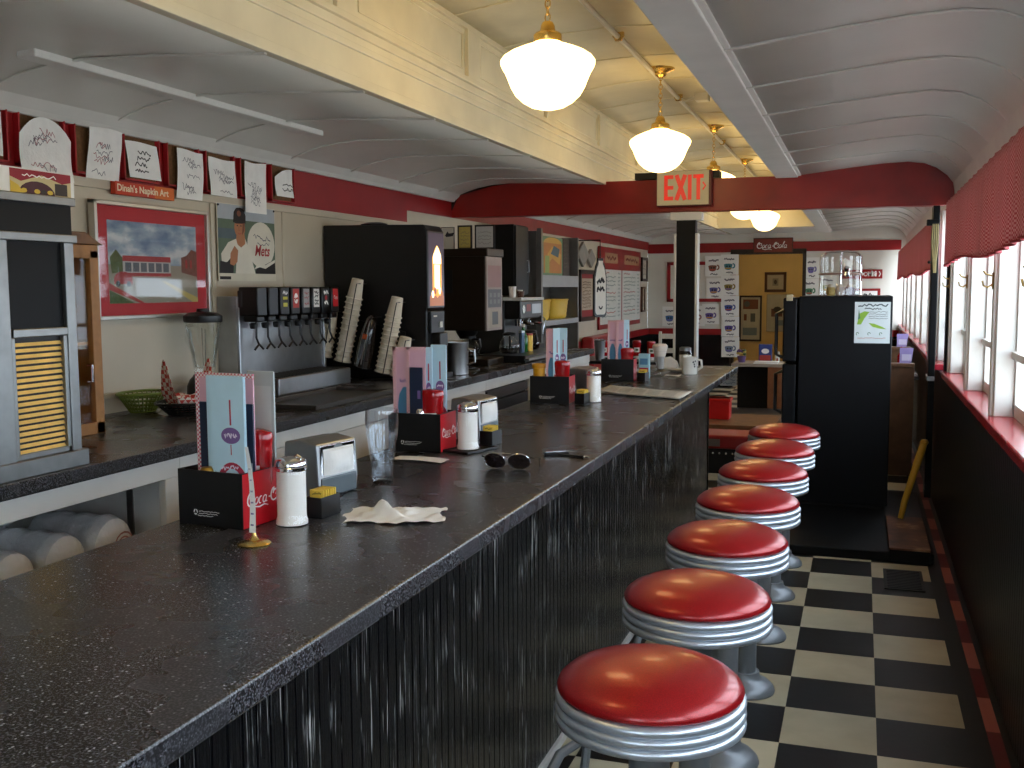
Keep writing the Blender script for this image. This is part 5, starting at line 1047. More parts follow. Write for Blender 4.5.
ph = thing('metal_clip', 'small black and silver clip lying beyond the sunglasses', 'clip', (-1.01, 3.44, Z0)); mb = MB(); mb.box((-.045, -.012, 0), (.045, .012, .012)); mb.build('body', m_blackp, ph, bevel=.004); mb = MB(); mb.box((-.04, -.008, .012), (.05, .004, .015)); mb.build('silver_clip', m_chrome, ph, bevel=.001); ph.rotation_euler.z = .5
pn = thing('pen', 'thin dark pen lying near the counter edge beyond the sunglasses', 'pen', (-.945, 3.42, Z0+.0045)); pn.rotation_euler.z = -.25; mb = MB(); mb.tube([(-.065, 0, 0), (.045, 0, 0)], .0042, 10); mb.build('barrel', m_blackp, pn); mb = MB(); mb.tube([(.045, 0, 0), (.06, 0, 0), (.07, 0, 0)], [.0042, .003, .0008], 10); mb.build('tip', m_chrome, pn)
# --- third setting
caddy('third black menu caddy, beside the yellow cup', (-1.397, 4.985, Z0), .06)
def L3(x, y, z=.006): return Matrix.Translation((-1.397, 4.985, Z0)) @ RZ(.06) @ Vector((x, y, z))
menu('pink', 'pink menu in the third caddy, left of its blue menus', L3(-.125, .03), .06, 0, .05, .375); menu('navy', 'dark navy insert behind the blue menus of the third caddy', L3(-.1, .05), .06, 0, .08, .33); menu('blue', 'pale blue menu in the third caddy, left one of its two', L3(-.088, .02), .5, 0, .035, .378); menu('blue', 'pale blue menu in the third caddy, right one of its two', L3(-.07, .045), .1, 0, .05, .38)
ketchup('red ketchup bottle at the right of the third caddy', L3(-.05, .042), 0, 1.05)
yc = thing('yellow_plastic_cup', 'yellow mustard cup standing in the left end of the third caddy', 'cup', L3(-.168, .05)); mb = MB(); mb.lathe([(.027, 0), (.031, .17), (.035, .172), (.036, .195), (.033, .195), (.028, .16), (0, .15)], seg=28); mb.build('body', mat('mustard_yellow', 'D79A18', .35), yc); mb = MB(); mb.lathe([(.0355, .176), (.037, .18), (.037, .19), (.0355, .194)], seg=28, cap=False); mb.build('rim', mat('mustard_rim', 'C88A12', .35), yc)
sugar('glass sugar dispenser beside the third caddy', (-1.305, 5.13, Z0), 1.05); packets('black packet holder with yellow packets in front of the third caddy', (-1.372, 5.0, Z0), -.1); packet_set('in front of the third caddy', Vector((-1.372, 5.0, Z0)), -.1, 6)
napkin_disp('chrome napkin dispenser behind the third caddy', (-1.50, 5.3, Z0), -.1)
# --- fourth setting
caddy('fourth black menu caddy, the farthest along the counter', (-1.346, 6.30, Z0), .08)
def L4(x, y, z=.006): return Matrix.Translation((-1.346, 6.30, Z0)) @ RZ(.08) @ Vector((x, y, z))
menu('pink', 'leftmost pink menu in the farthest caddy', L4(-.17, .05), .08, 0, .055, .375); menu('navy', 'dark navy insert behind the pink menus of the farthest caddy', L4(-.15, .07), .08, 0, .1, .31); menu('pink', 'right pink menu in the farthest caddy', L4(-.112, .03), .08, 0, .045, .378); menu('blue', 'pale blue menu in the farthest caddy', L4(-.07, .05), .3, 0, .035, .38)
ketchup('red ketchup bottle in the farthest caddy', L4(-.05, .042), 0, 1.0)
packets('black packet holder with yellow packets beside the farthest caddy', (-1.33, 6.33, Z0), -.1); packet_set('beside the farthest caddy', Vector((-1.33, 6.33, Z0)), -.1, 5)
q = thing('printed_carton', 'small blue and pink printed carton behind the farthest caddy', 'carton', (-1.33, 6.56, Z0)); mb = MB(); mb.box((-.035, -.02, 0), (.035, .02, .16)); mb.build('carton', mat('pale_cyan', '9CC8D4', .4), q, bevel=.003); mb = MB(); mb.rect(.005, .02, .065, .07, Fr((-.035, -.0206, 0), (1, 0, 0), (0, 0, 1)), 0); mb.rect(.01, .09, .06, .13, Fr((-.035, -.0206, 0), (1, 0, 0), (0, 0, 1)), 1); mb.build('carton_print', [m_crim, m_mblue2], q)
np_ = thing('newspaper', 'folded newspaper lying on the counter before the farthest caddy', 'newspaper', (-1.14, 5.72, Z0)); mb = MB()
for k in range(4):
    mb.grid(lambda u, v, k=k: (-.29+.52*u+.01*k, -.16+.34*v-.2*u+.02*k*math.sin(3*u+k), .002+.0035*k+.012*math.sin(PI*u)*math.exp(-((v-.5)/.25)**2)*(k == 3)), 16, 8)
mb.build('sheets', mat('newsprint', 'C9C4B8', .8, var=.06, vscale=30), np_, solid=.001); mb = MB(); 
for i in range(5):
    for j in range(9): u0, v0 = .08+.17*i, .1+.09*j; P = lambda u, v: (-.29+.52*u+.03, -.16+.34*v-.2*u+.06*math.sin(3*u+3), .0165+.012*math.sin(PI*u)*math.exp(-((v-.5)/.25)**2)); mb.add([P(u0, v0), P(u0+.14, v0), P(u0+.14, v0+.03), P(u0, v0+.03)], [(0, 1, 2, 3)])
mb.build('printed_columns', mat('news_ink', '8E8A84', .8), np_)
sh = thing('milkshake_glass', 'footed shake glass with pale foam on top near the counter end', 'glass', (-1.27, 6.78, Z0)); mb = MB(); mb.lathe([(.04, 0), (.041, .004), (.015, .012), (.013, .025), (.024, .045), (.03, .1), (.042, .16), (.045, .165)], seg=28); mb.build('glass_body', thin_glass('shake_glass', (.9, .92, .93), 2), sh); mb = MB(); mb.lathe([(.022, .046), (.028, .1), (.036, .13), (0, .131)], seg=24); mb.build('drink', mat('pale_milk', 'B8B0A8', .3), sh)
mb = MB(); mb.lathe([(.036, .13), (.044, .165), (.05, .185), (.051, .2), (.04, .212), (0, .216)], seg=28); mb.build('foam', mat('foam', 'D9CBBE', .8, bump=.3, bscale=120), sh)
mg = thing('white_mug', 'white ceramic mug near the counter end in front of the black post', 'mug', (-1.10, 6.95, Z0)); m_cer = mat('white_ceramic', 'DAD8D0', .2); mb = MB(); mb.lathe([(.048, 0), (.052, .004), (.053, .1), (.055, .118), (.051, .118), (.049, .1), (.047, .01), (0, .009)], seg=32); mb.build('body', m_cer, mg); mb = MB(); mb.tube([(.05, .0, .1), (.08, .0, .095), (.085, .0, .05), (.05, .0, .025)], .008, 8); mb.build('handle', m_cer, mg); mb = MB()
for a, z in ((-.9, .085), (-.75, .07), (-.6, .09), (-.7, .055)): mb.lathe([(.007, 0), (0, .001)], o=(.0532*math.cos(a), .0532*math.sin(a), z), seg=8, M=RZ(a) @ RY(PI/2))
mb.build('printed_spots', m_ink, mg)
gj = thing('glass_jar', 'clear glass jar of white sugar right in front of the black post', 'jar', (-1.205, 7.42, Z0)); mb = MB(); mb.lathe([(.042, 0), (.046, .005), (.046, .11), (.04, .13)], seg=28); mb.build('body', m_jar, gj); mb = MB(); mb.lathe([(.041, .004), (.043, .1), (0, .103)], seg=24); mb.build('sugar', m_sug, gj); mb = MB(); mb.lathe([(.042, .13), (.043, .15), (.03, .158), (0, .16)], seg=24); mb.build('lid', m_steel, gj)
pl = thing('plate', 'white side plate beside the shake glass near the counter end', 'plate', (-1.20, 7.16, Z0)); mb = MB(); mb.lathe([(.05, 0), (.055, .004), (.085, .012), (.088, .014), (.085, .016), (.05, .007), (0, .006)], seg=36); mb.build('body', m_cer, pl); mb = MB(); mb.lathe([(.0855, .0155), (.088, .0165), (.0895, .0145)], seg=36, cap=False); mb.build('rim', m_steel, pl)
pn2 = thing('folded_napkin', 'folded white napkin standing near the counter end, left of the sugar jar', 'napkin', (-1.32, 7.43, Z0)); mb = MB(); mb.prism([(-.06, 0), (.07, 0), (.05, .05), (.0, .085), (-.05, .07)], Fr((0, -.03, 0), (1, 0, 0), (0, 0, 1)), -.07, 0); mb.build('sheet', m_nap, pn2, bevel=.006)
lc = thing('paper_slip', 'small pale paper slip on the counter between shake glass and mug', 'paper', (-1.185, 6.80, Z0+.001)); mb = MB(); mb.grid(lambda u, v: (-.05+.1*u, -.06+.12*v, .002+.003*math.sin(4*u+3*v)), 8, 8); mb.build('sheet', m_paper, lc)
# ------------------------------------------------------------------ lamps, conduit, exit sign
m_globe = mat('lit_opal_glass', 'FFF4DC', .3, emit=6.0, ecol='FFD88C', var=.01)
GX = -1.2; GP = [(.052, .125), (.06, .117), (.085, .109), (.115, .098), (.15, .083), (.176, .066), (.1875, .05), (.1865, .036), (.179, .02), (.169, .004), (.158, -.022), (.146, -.052), (.128, -.082), (.10, -.108), (.066, -.127), (.03, -.136), (0, -.138)]
pl_lab = ['schoolhouse pendant lamp above the camera end of the counter', 'nearest schoolhouse pendant lamp in view, the largest', 'second lit pendant lamp, left above the EXIT sign', 'pendant lamp half hidden behind the EXIT sign and red beam', 'pendant lamp glowing just under the red beam, left one of the far pair', 'pendant lamp glowing just under the red beam, right and farthest one']
def pend(r):
    ztop = .48
    mb = MB(); mb.lathe(GP, seg=40, cap=False); mb.build('globe', m_globe, r)
    mb = MB(); mb.lathe([(.052, .118), (.056, .125), (.056, .15), (.05, .158), (.03, .165), (.028, .185), (.02, .2), (.008, .205)], seg=28); mb.build('fitter', m_brass, r)
    mb = MB(); n = 9
    for k in range(n):
        z = .205+k*(ztop-.24)/n; p = [(.0105*math.cos(a), 0, .0175*math.sin(a)+z+.012) for a in [2*PI*i/14 for i in range(14)]]
        if k % 2: p = [(0, x, z_) for x, y, z_ in p]
        mb.tube(p, .0028, 6, closed=True)
    mb.build('chain', m_brass, r)
    mb = MB(); mb.lathe([(.012, ztop-.05), (.024, ztop-.042), (.034, ztop-.034), (.036, ztop-.022), (.06, ztop-.012), (.082, ztop-.004), (.088, ztop+.012), (.06, ztop+.022)], seg=28); mb.build('canopy', m_brass, r)
p0 = thing('pendant_lamp', pl_lab[0], 'lamp', (GX, 1.59, 2.335), group='schoolhouse pendant lamps'); pend(p0)
for k in range(1, 6): dup(p0, (GX, 1.59+2.38*k, 2.335), 0, pl_lab[k])
cdt = thing('ceiling_conduit', 'pale electrical conduit running along the raised ceiling above the pendant lamps', 'conduit', (-1.245, 4, 2.80)); mb = MB(); mb.tube([(0, YF-3.9, 0), (0, YB-4.1, 0)], .014, 10); mb.build('pipe', m_trimw, cdt)
for y in (3.35, 5.4, 7.25, 9.6):
    mb = MB(); mb.box((-.03, y-4-.012, .0), (.03, y-4+.012, .03)); mb.lathe([(.02, -.018), (.024, .0), (.015, .018)], o=(0, y-4, 0), seg=14); mb.build('clamp', m_brass, cdt, bevel=.003)
for y in (7.0,):
    q = thing('ceiling_box', 'small pale junction box on the raised ceiling beside the conduit', 'junction box', (-1.08, 7.25, 2.79)); mb = MB(); mb.box((-.045, -.05, -.02), (.045, .05, .04)); mb.build('box', m_trimw, q, bevel=.005); mb = MB(); mb.tube([(-.15, 0, .01), (-.12, .02, -.01), (-.045, 0, 0)], .008, 8); mb.build('pipe', m_trimw, q)
ex = thing('exit_sign', 'illuminated EXIT sign with red letters on the red beam above the post', 'exit sign', (-1.245, BY0-.001, 2.21)); mb = MB(); mb.box((-.2, -.07, -.13), (.2, 0, .125)); mb.build('housing', mat('dark_red_housing', '5A1612', .4), ex, bevel=.005)
mb = MB(); mb.box((-.197, -.0725, -.121), (.178, -.0695, .122)); mb.build('face', mat('exit_face', 'C9BC98', .5, emit=.06, ecol='D9C898'), ex)
mx = mat('exit_red', 'D8382A', .4, emit=.35, ecol='F04A36'); fr = Fr((-.197, -.0728, -.121), (1, 0, 0), (0, 0, 1)); t_ = .027
def bar(mb, a, b): mb.rect(*a, *b, fr, 0, .0006)
for nm in 'EXIT>':
    mb = MB(); y0, y1 = .035, .215
    if nm == 'E': bar(mb, (.052, y0), (.052+t_, y1)); [bar(mb, (.052, q), (.12, q+t_)) for q in (y0, (y0+y1-t_)/2, y1-t_)]
    if nm == 'X': mb.stroke([(.142, y0), (.205, y1)], t_*1.12, fr, 0, .0006); mb.stroke([(.205, y0), (.142, y1)], t_*1.12, fr, 0, .0007)
    if nm == 'I': bar(mb, (.225, y0), (.225+t_, y1))
    if nm == 'T': bar(mb, (.287, y0), (.287+t_, y1)); bar(mb, (.262, y1-t_), (.338, y1))
    if nm == '>': mb.stroke([(.332, .105), (.352, .132), (.332, .16)], .011, fr, 0, .0006)
    mb.build('arrow' if nm == '>' else 'letter', mx, ex)
# ------------------------------------------------------------------ right wall: valances, hooks, dark post, cords
m_gv0 = checker('red_gingham_cloth', 'B8505A', 'DDAAAC', .02, .0075, .0075, .9)
def cloth_translucent(m):
    t = m.node_tree; p = next(n for n in t.nodes if n.type == 'BSDF_PRINCIPLED'); out = next(n for n in t.nodes if n.type == 'OUTPUT_MATERIAL')
    tr = t.nodes.new('ShaderNodeBsdfTranslucent'); mx = t.nodes.new('ShaderNodeMixShader'); mx.inputs[0].default_value = .25
    src = p.inputs['Base Color'].links[0].from_socket; t.links.new(src, tr.inputs[0]); t.links.new(p.outputs[0], mx.inputs[1]); t.links.new(tr.outputs[0], mx.inputs[2]); t.links.new(mx.outputs[0], out.inputs[0]); return m
m_gv = cloth_translucent(m_gv0)
def valance(label, y0, y1, z0, z1, n):
    o = thing('window_valance', label, 'valance', (XR-.03, (y0+y1)/2, 0), group='gingham window valances'); L = y1-y0
    def fn(u, v):
        y = -L/2+L*u; amp = .004+.010*(1-v)
        d = amp*math.sin(2*PI*n*u)+.4*amp*math.sin(2*PI*n*2.3*u+1); sc = .014*math.sin(2*PI*n*.09*u+.7)*(1-v)
        return (-.012-d*.8, y, z0+sc+(z1-z0-sc)*v)
    mb = MB(); mb.grid(fn, int(L*70), 10); mb.build('cloth', m_gv, o, solid=.003)
    mb = MB(); nn = int(L*50); mb.tube([fn(i/nn, 0) for i in range(nn+1)], .005, 6); mb.build('hem', mat('red_hem', '9E3038', .8), o)
    mb = MB(); mb.tube([(.0, -L/2-.02, z1-.012), (.0, L/2+.02, z1-.012)], .008, 8); mb.build('rod', m_brass, o)
valance('near red gingham valance over the windows, closest to the camera', YF+.1, 6.62, 1.625, 1.985, 40); valance('far red gingham valance over the windows beyond the dark post', 7.75, 15.3, 1.60, 1.965, 30)
m_brh = mat('hook_brass', 'A88A4A', .3, .9)
for i, y in enumerate([p for p in piers if 2.0 < p < 7]):
    q = thing('coat_hook', '%s brass coat hook on the white window piers, counted from the dark post' % ['fifth', 'fourth', 'third', 'second', 'first'][i], 'hook', (XR+.012, y, 1.52), group='brass coat hooks'); mb = MB(); mb.box((-.006, -.012, -.04), (0, .012, .03)); mb.build('plate', m_brh, q, bevel=.003); mb = MB(); mb.tube([(-.004, 0, -.02), (-.022, 0, -.032), (-.038, 0, -.025), (-.043, 0, -.005)], .004, 8); mb.tube([(-.004, 0, .015), (-.03, 0, .022), (-.04, 0, .036)], .0035, 8); mb.build('prongs', m_brh, q)
wp = thing('wall_post', 'narrow dark post at the right wall under the red beam end', 'post', (.452, 7.47, .056)); mb = MB(); mb.box((-.02, -.05, 0), (.022, .10, 1.97)); mb.build('shaft', m_black2, wp, bevel=.004); mb = MB(); mb.box((-.028, -.06, .80), (.022, .11, .83)); mb.build('latch_plate', m_steel, wp, bevel=.003)
cb_ = thing('cord_bundle', 'bundle of pale cords hanging from a black bracket at the dark post', 'cords', (.44, 7.36, 1.92)); mb = MB(); mb.box((-.05, -.03, -.03), (.03, .03, .01)); mb.build('bracket', m_black2, cb_, bevel=.004)
mb = MB()
for k in range(4): mb.tube([(-.012+.01*k, -.03, -.02), (-.016+.012*k, -.035, -.15), (-.006+.006*k, -.034, -.27), (.004*k, -.03, -.34)], .0035, 6)
mb.build('cord', mat('tan_cord', 'A89868', .6), cb_); mb = MB(); mb.lathe([(.0, -.012), (.012, 0), (0, .012)], o=(-.03, -.03, -.27), seg=12); mb.build('knob', m_black2, cb_)
# ------------------------------------------------------------------ refrigerator and what is around it
fg = thing('refrigerator', 'big black refrigerator at the end of the aisle, seen from its side', 'refrigerator', (-.145, 7.28, .056)); x0, x1, hh = -.345, .33, 1.375; m_fr = mat('refrigerator_black', '04060B', .45, var=.12, vscale=5, bump=.04, bscale=140, spec=.25)
mb = MB(); mb.box((x0+.1, -.33, .02), (x1, .36, hh)); mb.build('cabinet', m_fr, fg, bevel=.006)
mb = MB(); mb.box((x0, -.33, .08), (x0+.09, .36, .93)); mb.box((x0, -.33, .945), (x0+.09, .36, hh-.01)); o = mb.build('door', m_fr, fg, bevel=.01)
mb = MB(); mb.box((x0+.04, -.32, 0), (x1-.02, .34, .03)); mb.build('foot', m_dark, fg)
mb = MB(); mb.tube([(x0, -.27, .88), (x0-.045, -.27, .86), (x0-.045, -.27, .62), (x0, -.27, .60)], .012, 8); mb.tube([(x0, -.27, 1.28), (x0-.045, -.27, 1.26), (x0-.045, -.27, .99), (x0, -.27, .97)], .012, 8); mb.build('handle', m_blackp, fg)
mb = MB(); mb.box((x0+.02, -.34, hh-.03), (x0+.06, -.3, hh+.012)); mb.build('hinge_cover', mat('ivory_plastic', 'B5A88A', .4), fg, bevel=.004)
fl_ = thing('refrigerator_flyer', 'white flyer with green corn pictures taped on the black refrigerator side', 'flyer', (.064, 7.28-.331, 1.262)); fr = Fr((-.108, -.0016, -.132), (1, 0, 0), (0, 0, 1)); mb = MB(); mb.box((-.108, -.0012, -.132), (.108, 0, .132)); mb.build('sheet', mat('flyer_white', 'D3DDE0', .5), fl_)
mb = MB(); scrib(mb, fr, .02, .232, .18, .022, 1, 0, 1, .008); scrib(mb, fr, .06, .212, .1, .016, 1, 0, 1, .006)
for k in range(4): scrib(mb, fr, .085, .155+.014*k, .115, .008, 1, 0, 1, .0025)
mb.flat([(.015, .12), (.03, .19), (.06, .205), (.09, .2), (.06, .16), (.04, .12)], fr, 0, .0002); mb.flat([(.085, .13), (.12, .125), (.17, .105), (.195, .09), (.15, .095), (.11, .105)], fr, 0, .0002); mb.flat([(.02, .15), (.025, .22), (.035, .16)], fr, 2, .0003); scrib(mb, fr, .02, .03, .17, .006, 3, 0, 1, .003)
for a in (.02, .09, .16): mb.stroke(arc(a, .06, .008, .009, 0, 250, 6), .004, fr, 2, .0003)
mb.build('print', [mat('corn_green', '8AB43A', .5), mat('flyer_ink', '3A4A50', .6), mat('leaf_green', '4E7A5A', .5), mat('flyer_red', 'B06A5A', .5)], fl_)
cs_ = thing('glass_tier_stand', 'two-tier clear glass cake stand with a chrome knob on top of the refrigerator', 'cake stand', (-.14, 7.2, 1.4325)); m_gd = thin_glass('dome_glass', (.93, .93, .92), 2.4)
mb = MB(); mb.lathe([(.13, 0), (.135, .006), (.135, .13), (.13, .14)], seg=36, cap=False); mb.build('lower_tier', m_gd, cs_); mb = MB(); mb.lathe([(.143, .14), (.145, .146), (.135, .15), (0, .15)], seg=36); mb.build('divider', mat('pinkish_tray', '9A7A70', .3), cs_)
mb = MB(); mb.lathe([(.13, .152), (.133, .16), (.133, .26), (.11, .285), (.05, .298), (0, .3)], seg=36, cap=False); mb.build('upper_tier', m_gd, cs_); mb = MB(); mb.lathe([(.0, -.035), (.022, -.022), (.015, 0), (.024, .022), (0, .042)], o=(.04, -.14, .155), seg=16); mb.build('knob', m_chrome, cs_)
mb = MB(); mb.lathe([(.006, 0), (.006, .29)], seg=8); mb.build('stem', m_chrome, cs_)
for i, (dx, c, nm) in enumerate(((-.06, 'B09A5A', 'golden'), (.0, 'C8C0BC', 'pale'), (.06, '7A6A78', 'mauve'))):
    q = thing('pastry', nm+' pastry inside the lower tier of the glass cake stand', 'pastry', (-.14+dx, 7.15, 1.434), group='pastries in the cake stand'); mb = MB(); mb.lathe([(.026, 0), (.032, .02), (.028, .05), (.012, .07), (0, .072)], seg=18); mb.build('bun', mat('pastry_'+nm, c, .7, var=.15, bump=.2), q); mb = MB(); mb.lathe([(.027, .055), (.014, .0735), (0, .076)], seg=18, cap=False); mb.build('topping', mat('topping_'+nm, 'D8CCBC', .6), q)
stp = thing('wooden_tread', 'worn brown wooden tread on a black block at the right wall before the refrigerator', 'step', (.27, 6.22, .0)); mb = MB(); mb.box((-.095, -.40, .0), (.11, .42, .07)); o = mb.build('block', m_black2, stp, bevel=.003)
def tread():
    t = NT('worn_brown_tread'); p = t.n('ShaderNodeBsdfPrincipled'); t.l(p.outputs[0], t.out.inputs[0]); p.inputs['Roughness'].default_value = .6
    t.l(t.ramp(t.noise(7, 6), [(.35, lin('3E2418')), (.6, lin('6A4028')), (.72, lin('9A7A58'))]), p.inputs['Base Color']); return t.m
mb = MB(); mb.box((-.098, -.405, .07), (.112, .42, .082)); mb.build('tread', tread(), stp, bevel=.003)
ys = thing('yellow_pole', 'short yellow pole leaning against the right wall on the brown tread', 'pole', (.255, 6.58, .082)); mb = MB(); mb.tube([(0, 0, 0), (.02, .02, .1), (.11, .06, .42), (.122, .065, .46)], [.016, .019, .023, .02], 14); mb.build('shaft', mat('yellow_wood', 'B58A22', .45, var=.1), ys); mb = MB(); mb.lathe([(0, -.02), (.018, -.014), (.026, .0), (.018, .016), (0, .02)], o=(.124, .066, .465), seg=16); mb.build('knob', mat('yellow_wood', 'B58A22', .45), ys)
fv = thing('floor_vent', 'black metal floor vent plate set in the checked floor near the right wall', 'vent', (.235, 5.47, 0)); mb = MB(); mb.box((-.095, -.19, 0), (.095, .19, .006)); mb.build('plate', mat('vent_black', '17181A', .5), fv, bevel=.002); mb = MB()
for k in range(12): mb.box((-.08, -.17+.029*k, .006), (.08, -.155+.029*k, .010))
mb.build('grille', mat('vent_bars', '22242A', .5), fv)
# ------------------------------------------------------------------ dining end beyond the counter
m_rv = mat('booth_red_vinyl', '9A1A1C', .35, coat=.2)
def booth_back(label, y, x0, x1, z, m=m_wood):
    q = thing('booth_partition', label, 'booth', ((x0+x1)/2, y, 0), group='wooden booth partitions'); w = (x1-x0)/2; mb = MB(); mb.box((-w, -.03, 0), (w, .03, z)); mb.build('panel', m, q, bevel=.004); mb = MB(); mb.box((-w-.01, -.045, z), (w, .045, z+.03)); mb.build('cap_rail', m, q, bevel=.005); mb = MB(); mb.box((-w+.02, .03, .3), (w-.02, .10, z-.06)); mb.build('back_cushion', m_rv, q, bevel=.015); return q
m_bwood = mat('booth_wood', '6A4A32', .45, var=.25, vscale=12)
booth_back('wooden booth partition right behind the refrigerator, the nearest', 8.6, -.05, .40, .86, m_bwood); booth_back('wooden booth partition farther behind the refrigerator', 10.2, -.1, .44, .90, m_bwood)
dt = thing('booth_table', 'booth table between the two wooden partitions by the window', 'table', (.18, 9.4, 0)); mb = MB(); mb.box((-.28, -.35, .72), (.28, .35, .75)); mb.build('tabletop', m_lam, dt, bevel=.004); mb = MB(); mb.lathe([(.18, 0), (.04, .04), (.035, .72)], seg=20); mb.build('pedestal', m_steel, dt)
for i, (x, y, z) in enumerate(((.335, 8.6, .8905), (.36, 10.2, .9305))):
    q = thing('lavender_card_stand', 'lavender printed card standing on the %s wooden booth partition' % ('nearest' if i == 0 else 'farther'), 'card', (x, y, z), group='cards on the booths'); mb = MB(); mb.prism([(-.045, 0), (.04, 0), (.055, .12), (-.045, .12)], Fr((0, .006, 0), (1, 0, 0), (0, 0, 1)), .012); mb.build('card', mat('lavender', '9A8AC0', .5), q); mb = MB(); mb.rect(-.03, .02, .04, .07, Fr((0, -.0065, 0), (1, 0, 0), (0, 0, 1))); mb.build('card_print', mat('pale_lavender', 'CFC6E0', .5), q)
q = thing('red_bottle', 'red squeeze bottle on the window side of the booth table', 'bottle', (.33, 9.45, .7505)); mb = MB(); mb.lathe([(.03, 0), (.033, .005), (.033, .14), (.015, .17)], seg=20); mb.build('body', m_ketch, q); mb = MB(); mb.lathe([(.014, .168), (.006, .22), (0, .222)], seg=14); mb.build('nozzle', m_ketch, q)
pf_ = thing('wooden_platform', 'low wooden platform edge beyond the counter end', 'platform', (-1.15, 9.95, 0)); mb = MB(); mb.box((-.75, -.5, 0), (.42, .35, .19)); mb.box((-.45, .35, 0), (.42, 1.2, .2)); mb.build('riser', mat('dark_riser', '1A1512', .5), pf_); mb = MB(); mb.box((-.77, -.53, .19), (.43, .35, .235)); mb.build('deck', mat('platform_wood', '6E4526', .45, var=.2, vscale=14), pf_, bevel=.004)
rb = thing('red_box', 'bright red plastic crate standing on the wooden platform', 'crate', (-1.30, 9.9, .2355)); mb = MB(); mb.box((-.16, -.1, 0), (.13, .1, .2)); mb.build('body', mat('bright_red_plastic', 'C01410', .4), rb, bevel=.01); mb = MB(); mb.box((-.17, -.11, .17), (.14, .11, .20)); mb.build('rim', mat('bright_red_plastic', 'C01410', .4), rb, bevel=.005)
sb_ = thing('studded_bench', 'low red vinyl bench with a row of metal studs beyond the counter end', 'bench', (-1.05, 8.42, 0)); mb = MB(); mb.box((-.45, -.2, .2), (.28, .2, .31)); mb.build('cushion', m_rv, sb_, bevel=.02); mb = MB(); mb.box((-.44, -.19, 0), (.27, .19, .2)); mb.build('plinth', m_dark, sb_); mb = MB()
mb.box((-.3, -.201, .22), (.0, -.1995, .28)); mb.build('worn_patch', mat('worn_grey', '7A6A62', .6), sb_)
for k in range(14):
    mb = MB(); mb.lathe([(.011, 0), (.008, .005), (0, .007)], o=(-.42+.052*k, -.19, .165), seg=10, M=RX(PI/2)); mb.build('stud', m_chrome, sb_)
ds = thing('service_desk', 'brown wooden desk with a pale top near the far doorway', 'desk', (-.98, 11.6, 0)); mb = MB(); mb.box((-.36, -.25, .625), (.2, .25, .66)); mb.build('top', mat('pale_desk_top', '9A8E80', .4), ds, bevel=.004); mb = MB(); mb.box((.03, -.24, 0), (.18, .24, .625)); mb.build('side_panel', mat('desk_brown', '7A4A28', .45, var=.2, vscale=12), ds, bevel=.004); mb = MB(); mb.box((-.34, .2, 0), (.03, .22, .62)); mb.build('back_panel', m_dark, ds)
for i, (x, w, h, c, nm, lab) in enumerate(((-.02, .14, .2, '2A3A7A', 'printed_carton', 'blue and red printed carton standing on the brown desk'), (.11, .04, .12, 'CFCFCB', 'white_carton', 'slim white carton at the right of the desk'))):
    q = thing(nm, lab, 'carton', (-.98+x, 11.62, .6605)); mb = MB(); mb.box((-w/2, -.03, 0), (w/2, .03, h)); mb.build('carton', mat('desk_item_%d' % i, c, .4), q, bevel=.003); mb = MB(); mb.rect(.01, h*.1, w-.01, h*.4, Fr((-w/2, -.0306, 0), (1, 0, 0), (0, 0, 1)), 0); mb.disc(w*.5, h*.62, w*.3, h*.14, Fr((-w/2, -.0306, 0), (1, 0, 0), (0, 0, 1)), 1, .0005, 12) if i == 0 else None; mb.build('carton_print', [mat('carton_red', 'A8382A', .4), m_wtext], q)
q = thing('paper_stack', 'stack of white papers lying at the front of the brown desk', 'papers', (-.98+.0, 11.47, .6605)); mb = MB()
for k in range(4): mb.box((-.13+.006*k, -.09, .006*k), (.13+.004*k, .04, .006*k+.005))
mb.build('sheets', m_paper, q)
q = thing('flower_pot', 'small pot of yellow and purple flowers at the left end of the brown desk', 'flowers', (-1.25, 11.55, .6605)); mb = MB(); mb.lathe([(.035, 0), (.05, .07), (.046, .07), (0, .06)], seg=20); mb.build('pot', mat('purple_pot', '5E4A7A', .5), q)
rr = random.Random(3)
for nm, c, n in (('yellow_petals', 'D8C26A', 5), ('purple_petals', '6A4E8A', 4), ('leaves', '4A5A38', 5)):
    mb = MB()
    for k in range(n): mb.lathe([(0, -.018), (.018, -.006), (.02, .006), (0, .018)], o=(rr.uniform(-.045, .045), rr.uniform(-.04, .04), .085+rr.uniform(0, .05)), seg=10)
    mb.build(nm, mat(nm, c, .7, var=.2), q)
wch = thing('ladder_back_chair', 'white ladder-back chair at the dining table beyond the counter end', 'chair', (-1.95, 11.2, 0)); m_wc = mat('white_chair_paint', 'D8D4CA', .4)
mb = MB(); mb.box((-.2, -.2, .43), (.2, .2, .46)); mb.build('seat', m_wc, wch, bevel=.008)
for x in (-.18, .18):
    mb = MB(); mb.box((x-.016, .17, 0), (x+.016, .2, 1.0)); mb.build('leg', m_wc, wch, bevel=.004); mb = MB(); mb.box((x-.016, -.2, 0), (x+.016, -.17, .43)); mb.build('leg', m_wc, wch, bevel=.004)
for z in (.62, .76, .92): mb = MB(); mb.box((-.165, .175, z), (.165, .195, z+.055)); mb.build('back_slat', m_wc, wch, bevel=.004)
tt = thing('dining_table', 'dark dining table with condiments beyond the counter end', 'table', (-2.2, 10.35, 0)); mb = MB(); mb.box((-.55, -.4, .73), (.35, .4, .76)); mb.build('tabletop', m_blackp, tt, bevel=.005); mb = MB(); mb.lathe([(.25, 0), (.05, .04), (.04, .73)], seg=20); mb.build('pedestal', m_steel, tt)
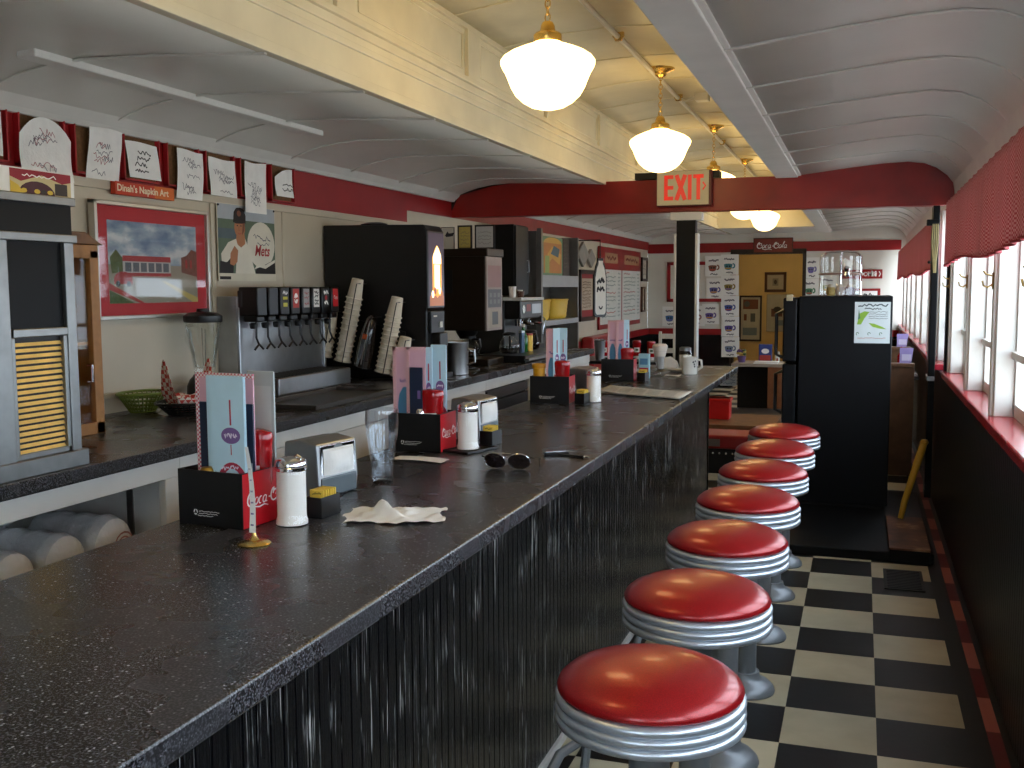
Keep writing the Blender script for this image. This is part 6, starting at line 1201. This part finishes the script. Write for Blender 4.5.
for i, (x, y) in enumerate(((-.3, -.1), (.02, .0), (.2, -.15))):
    q = ketchup('red ketchup bottle on the dark dining table, %s of three' % ['leftmost', 'middle', 'rightmost'][i], (-2.2+x, 10.35+y, .7605), .3, .95)
    q['group'] = 'ketchup bottles on the dining table'
q = thing('steel_tumbler', 'tall steel tumbler on the dark dining table', 'tumbler', (-2.52, 10.15, .7605)); mb = MB(); mb.lathe([(.045, 0), (.058, .2), (.06, .205), (.055, .2), (.042, .01), (0, .008)], seg=28); mb.build('body', m_steel, q); mb = MB(); mb.lathe([(.0585, .195), (.061, .2), (.061, .207), (.058, .209)], seg=28, cap=False); mb.build('rim', m_chrome, q)
rbth = thing('red_booth_seat', 'red vinyl booth seat against the left wall beyond the shelf unit', 'booth', (-2.75, 12.4, 0)); mb = MB(); mb.box((-.33, -.9, .15), (.25, .9, .46)); mb.build('seat', m_rv, rbth, bevel=.03); mb = MB(); mb.box((-.33, -.9, .46), (-.18, .9, .92)); mb.build('backrest', m_rv, rbth, bevel=.03); mb = MB(); mb.box((-.3, -.88, 0), (.22, .88, .15)); mb.build('plinth', m_dark, rbth)
hp = thing('hanging_paper', 'white paper taped below the far end of the lunch counter', 'paper', (-.92, 7.72, CT-.046)); mb = MB(); mb.box((-.07, -.001, -.10), (.05, .001, 0)); mb.build('sheet', m_paper, hp); mb = MB(); scrib(mb, Fr((-.06, -.0016, -.09), (1, 0, 0), (0, 0, 1)), 0, 0, .1, .07, 0, 0, 3, .004); mb.build('writing', mat('soft_blue_ink', '8A8EA0', .6), hp)
yl = thing('added_fill_lamp', 'round lamp added out of view to brighten the yellow room beyond the doorway', 'lamp', (-1.2, 16.9, 2.29)); mb = MB(); mb.lathe([(.10, .10), (.2, .095), (.21, .07), (.17, .025), (.08, .003), (0, 0)], seg=28, cap=False); mb.build('shade', mat('lit_shade', 'FFF0D0', .4, emit=13, ecol='FFE4B4'), yl); mb = MB(); mb.lathe([(.215, .095), (.215, .11), (0, .11)], seg=28); mb.build('plate', m_brass, yl)  # unseen lamp, added to brighten the yellow room
# ------------------------------------------------------------------ light
w = bpy.data.worlds.new('world'); SC.world = w; w.use_nodes = True; nt = w.node_tree; nt.nodes.clear()
o_ = nt.nodes.new('ShaderNodeOutputWorld'); b_ = nt.nodes.new('ShaderNodeBackground'); b_.inputs[0].default_value = (.74, .87, 1.0, 1); b_.inputs[1].default_value = 6.8
nt.links.new(b_.outputs[0], o_.inputs[0])
vs = SC.view_settings; vs.view_transform = 'Standard'; vs.look = 'None'; vs.gamma = 1; vs.use_curve_mapping = False; vs.exposure = 0.0

sl_ = bpy.data.lights.new('sun', 'SUN'); sl_.energy = 9; sl_.angle = .02; sl_.color = (1, .96, .9)
so_ = bpy.data.objects.new('sun', sl_); COL.objects.link(so_); so_.rotation_euler = Vector((.62, .35, -1)).to_track_quat('-Z', 'Y').to_euler()
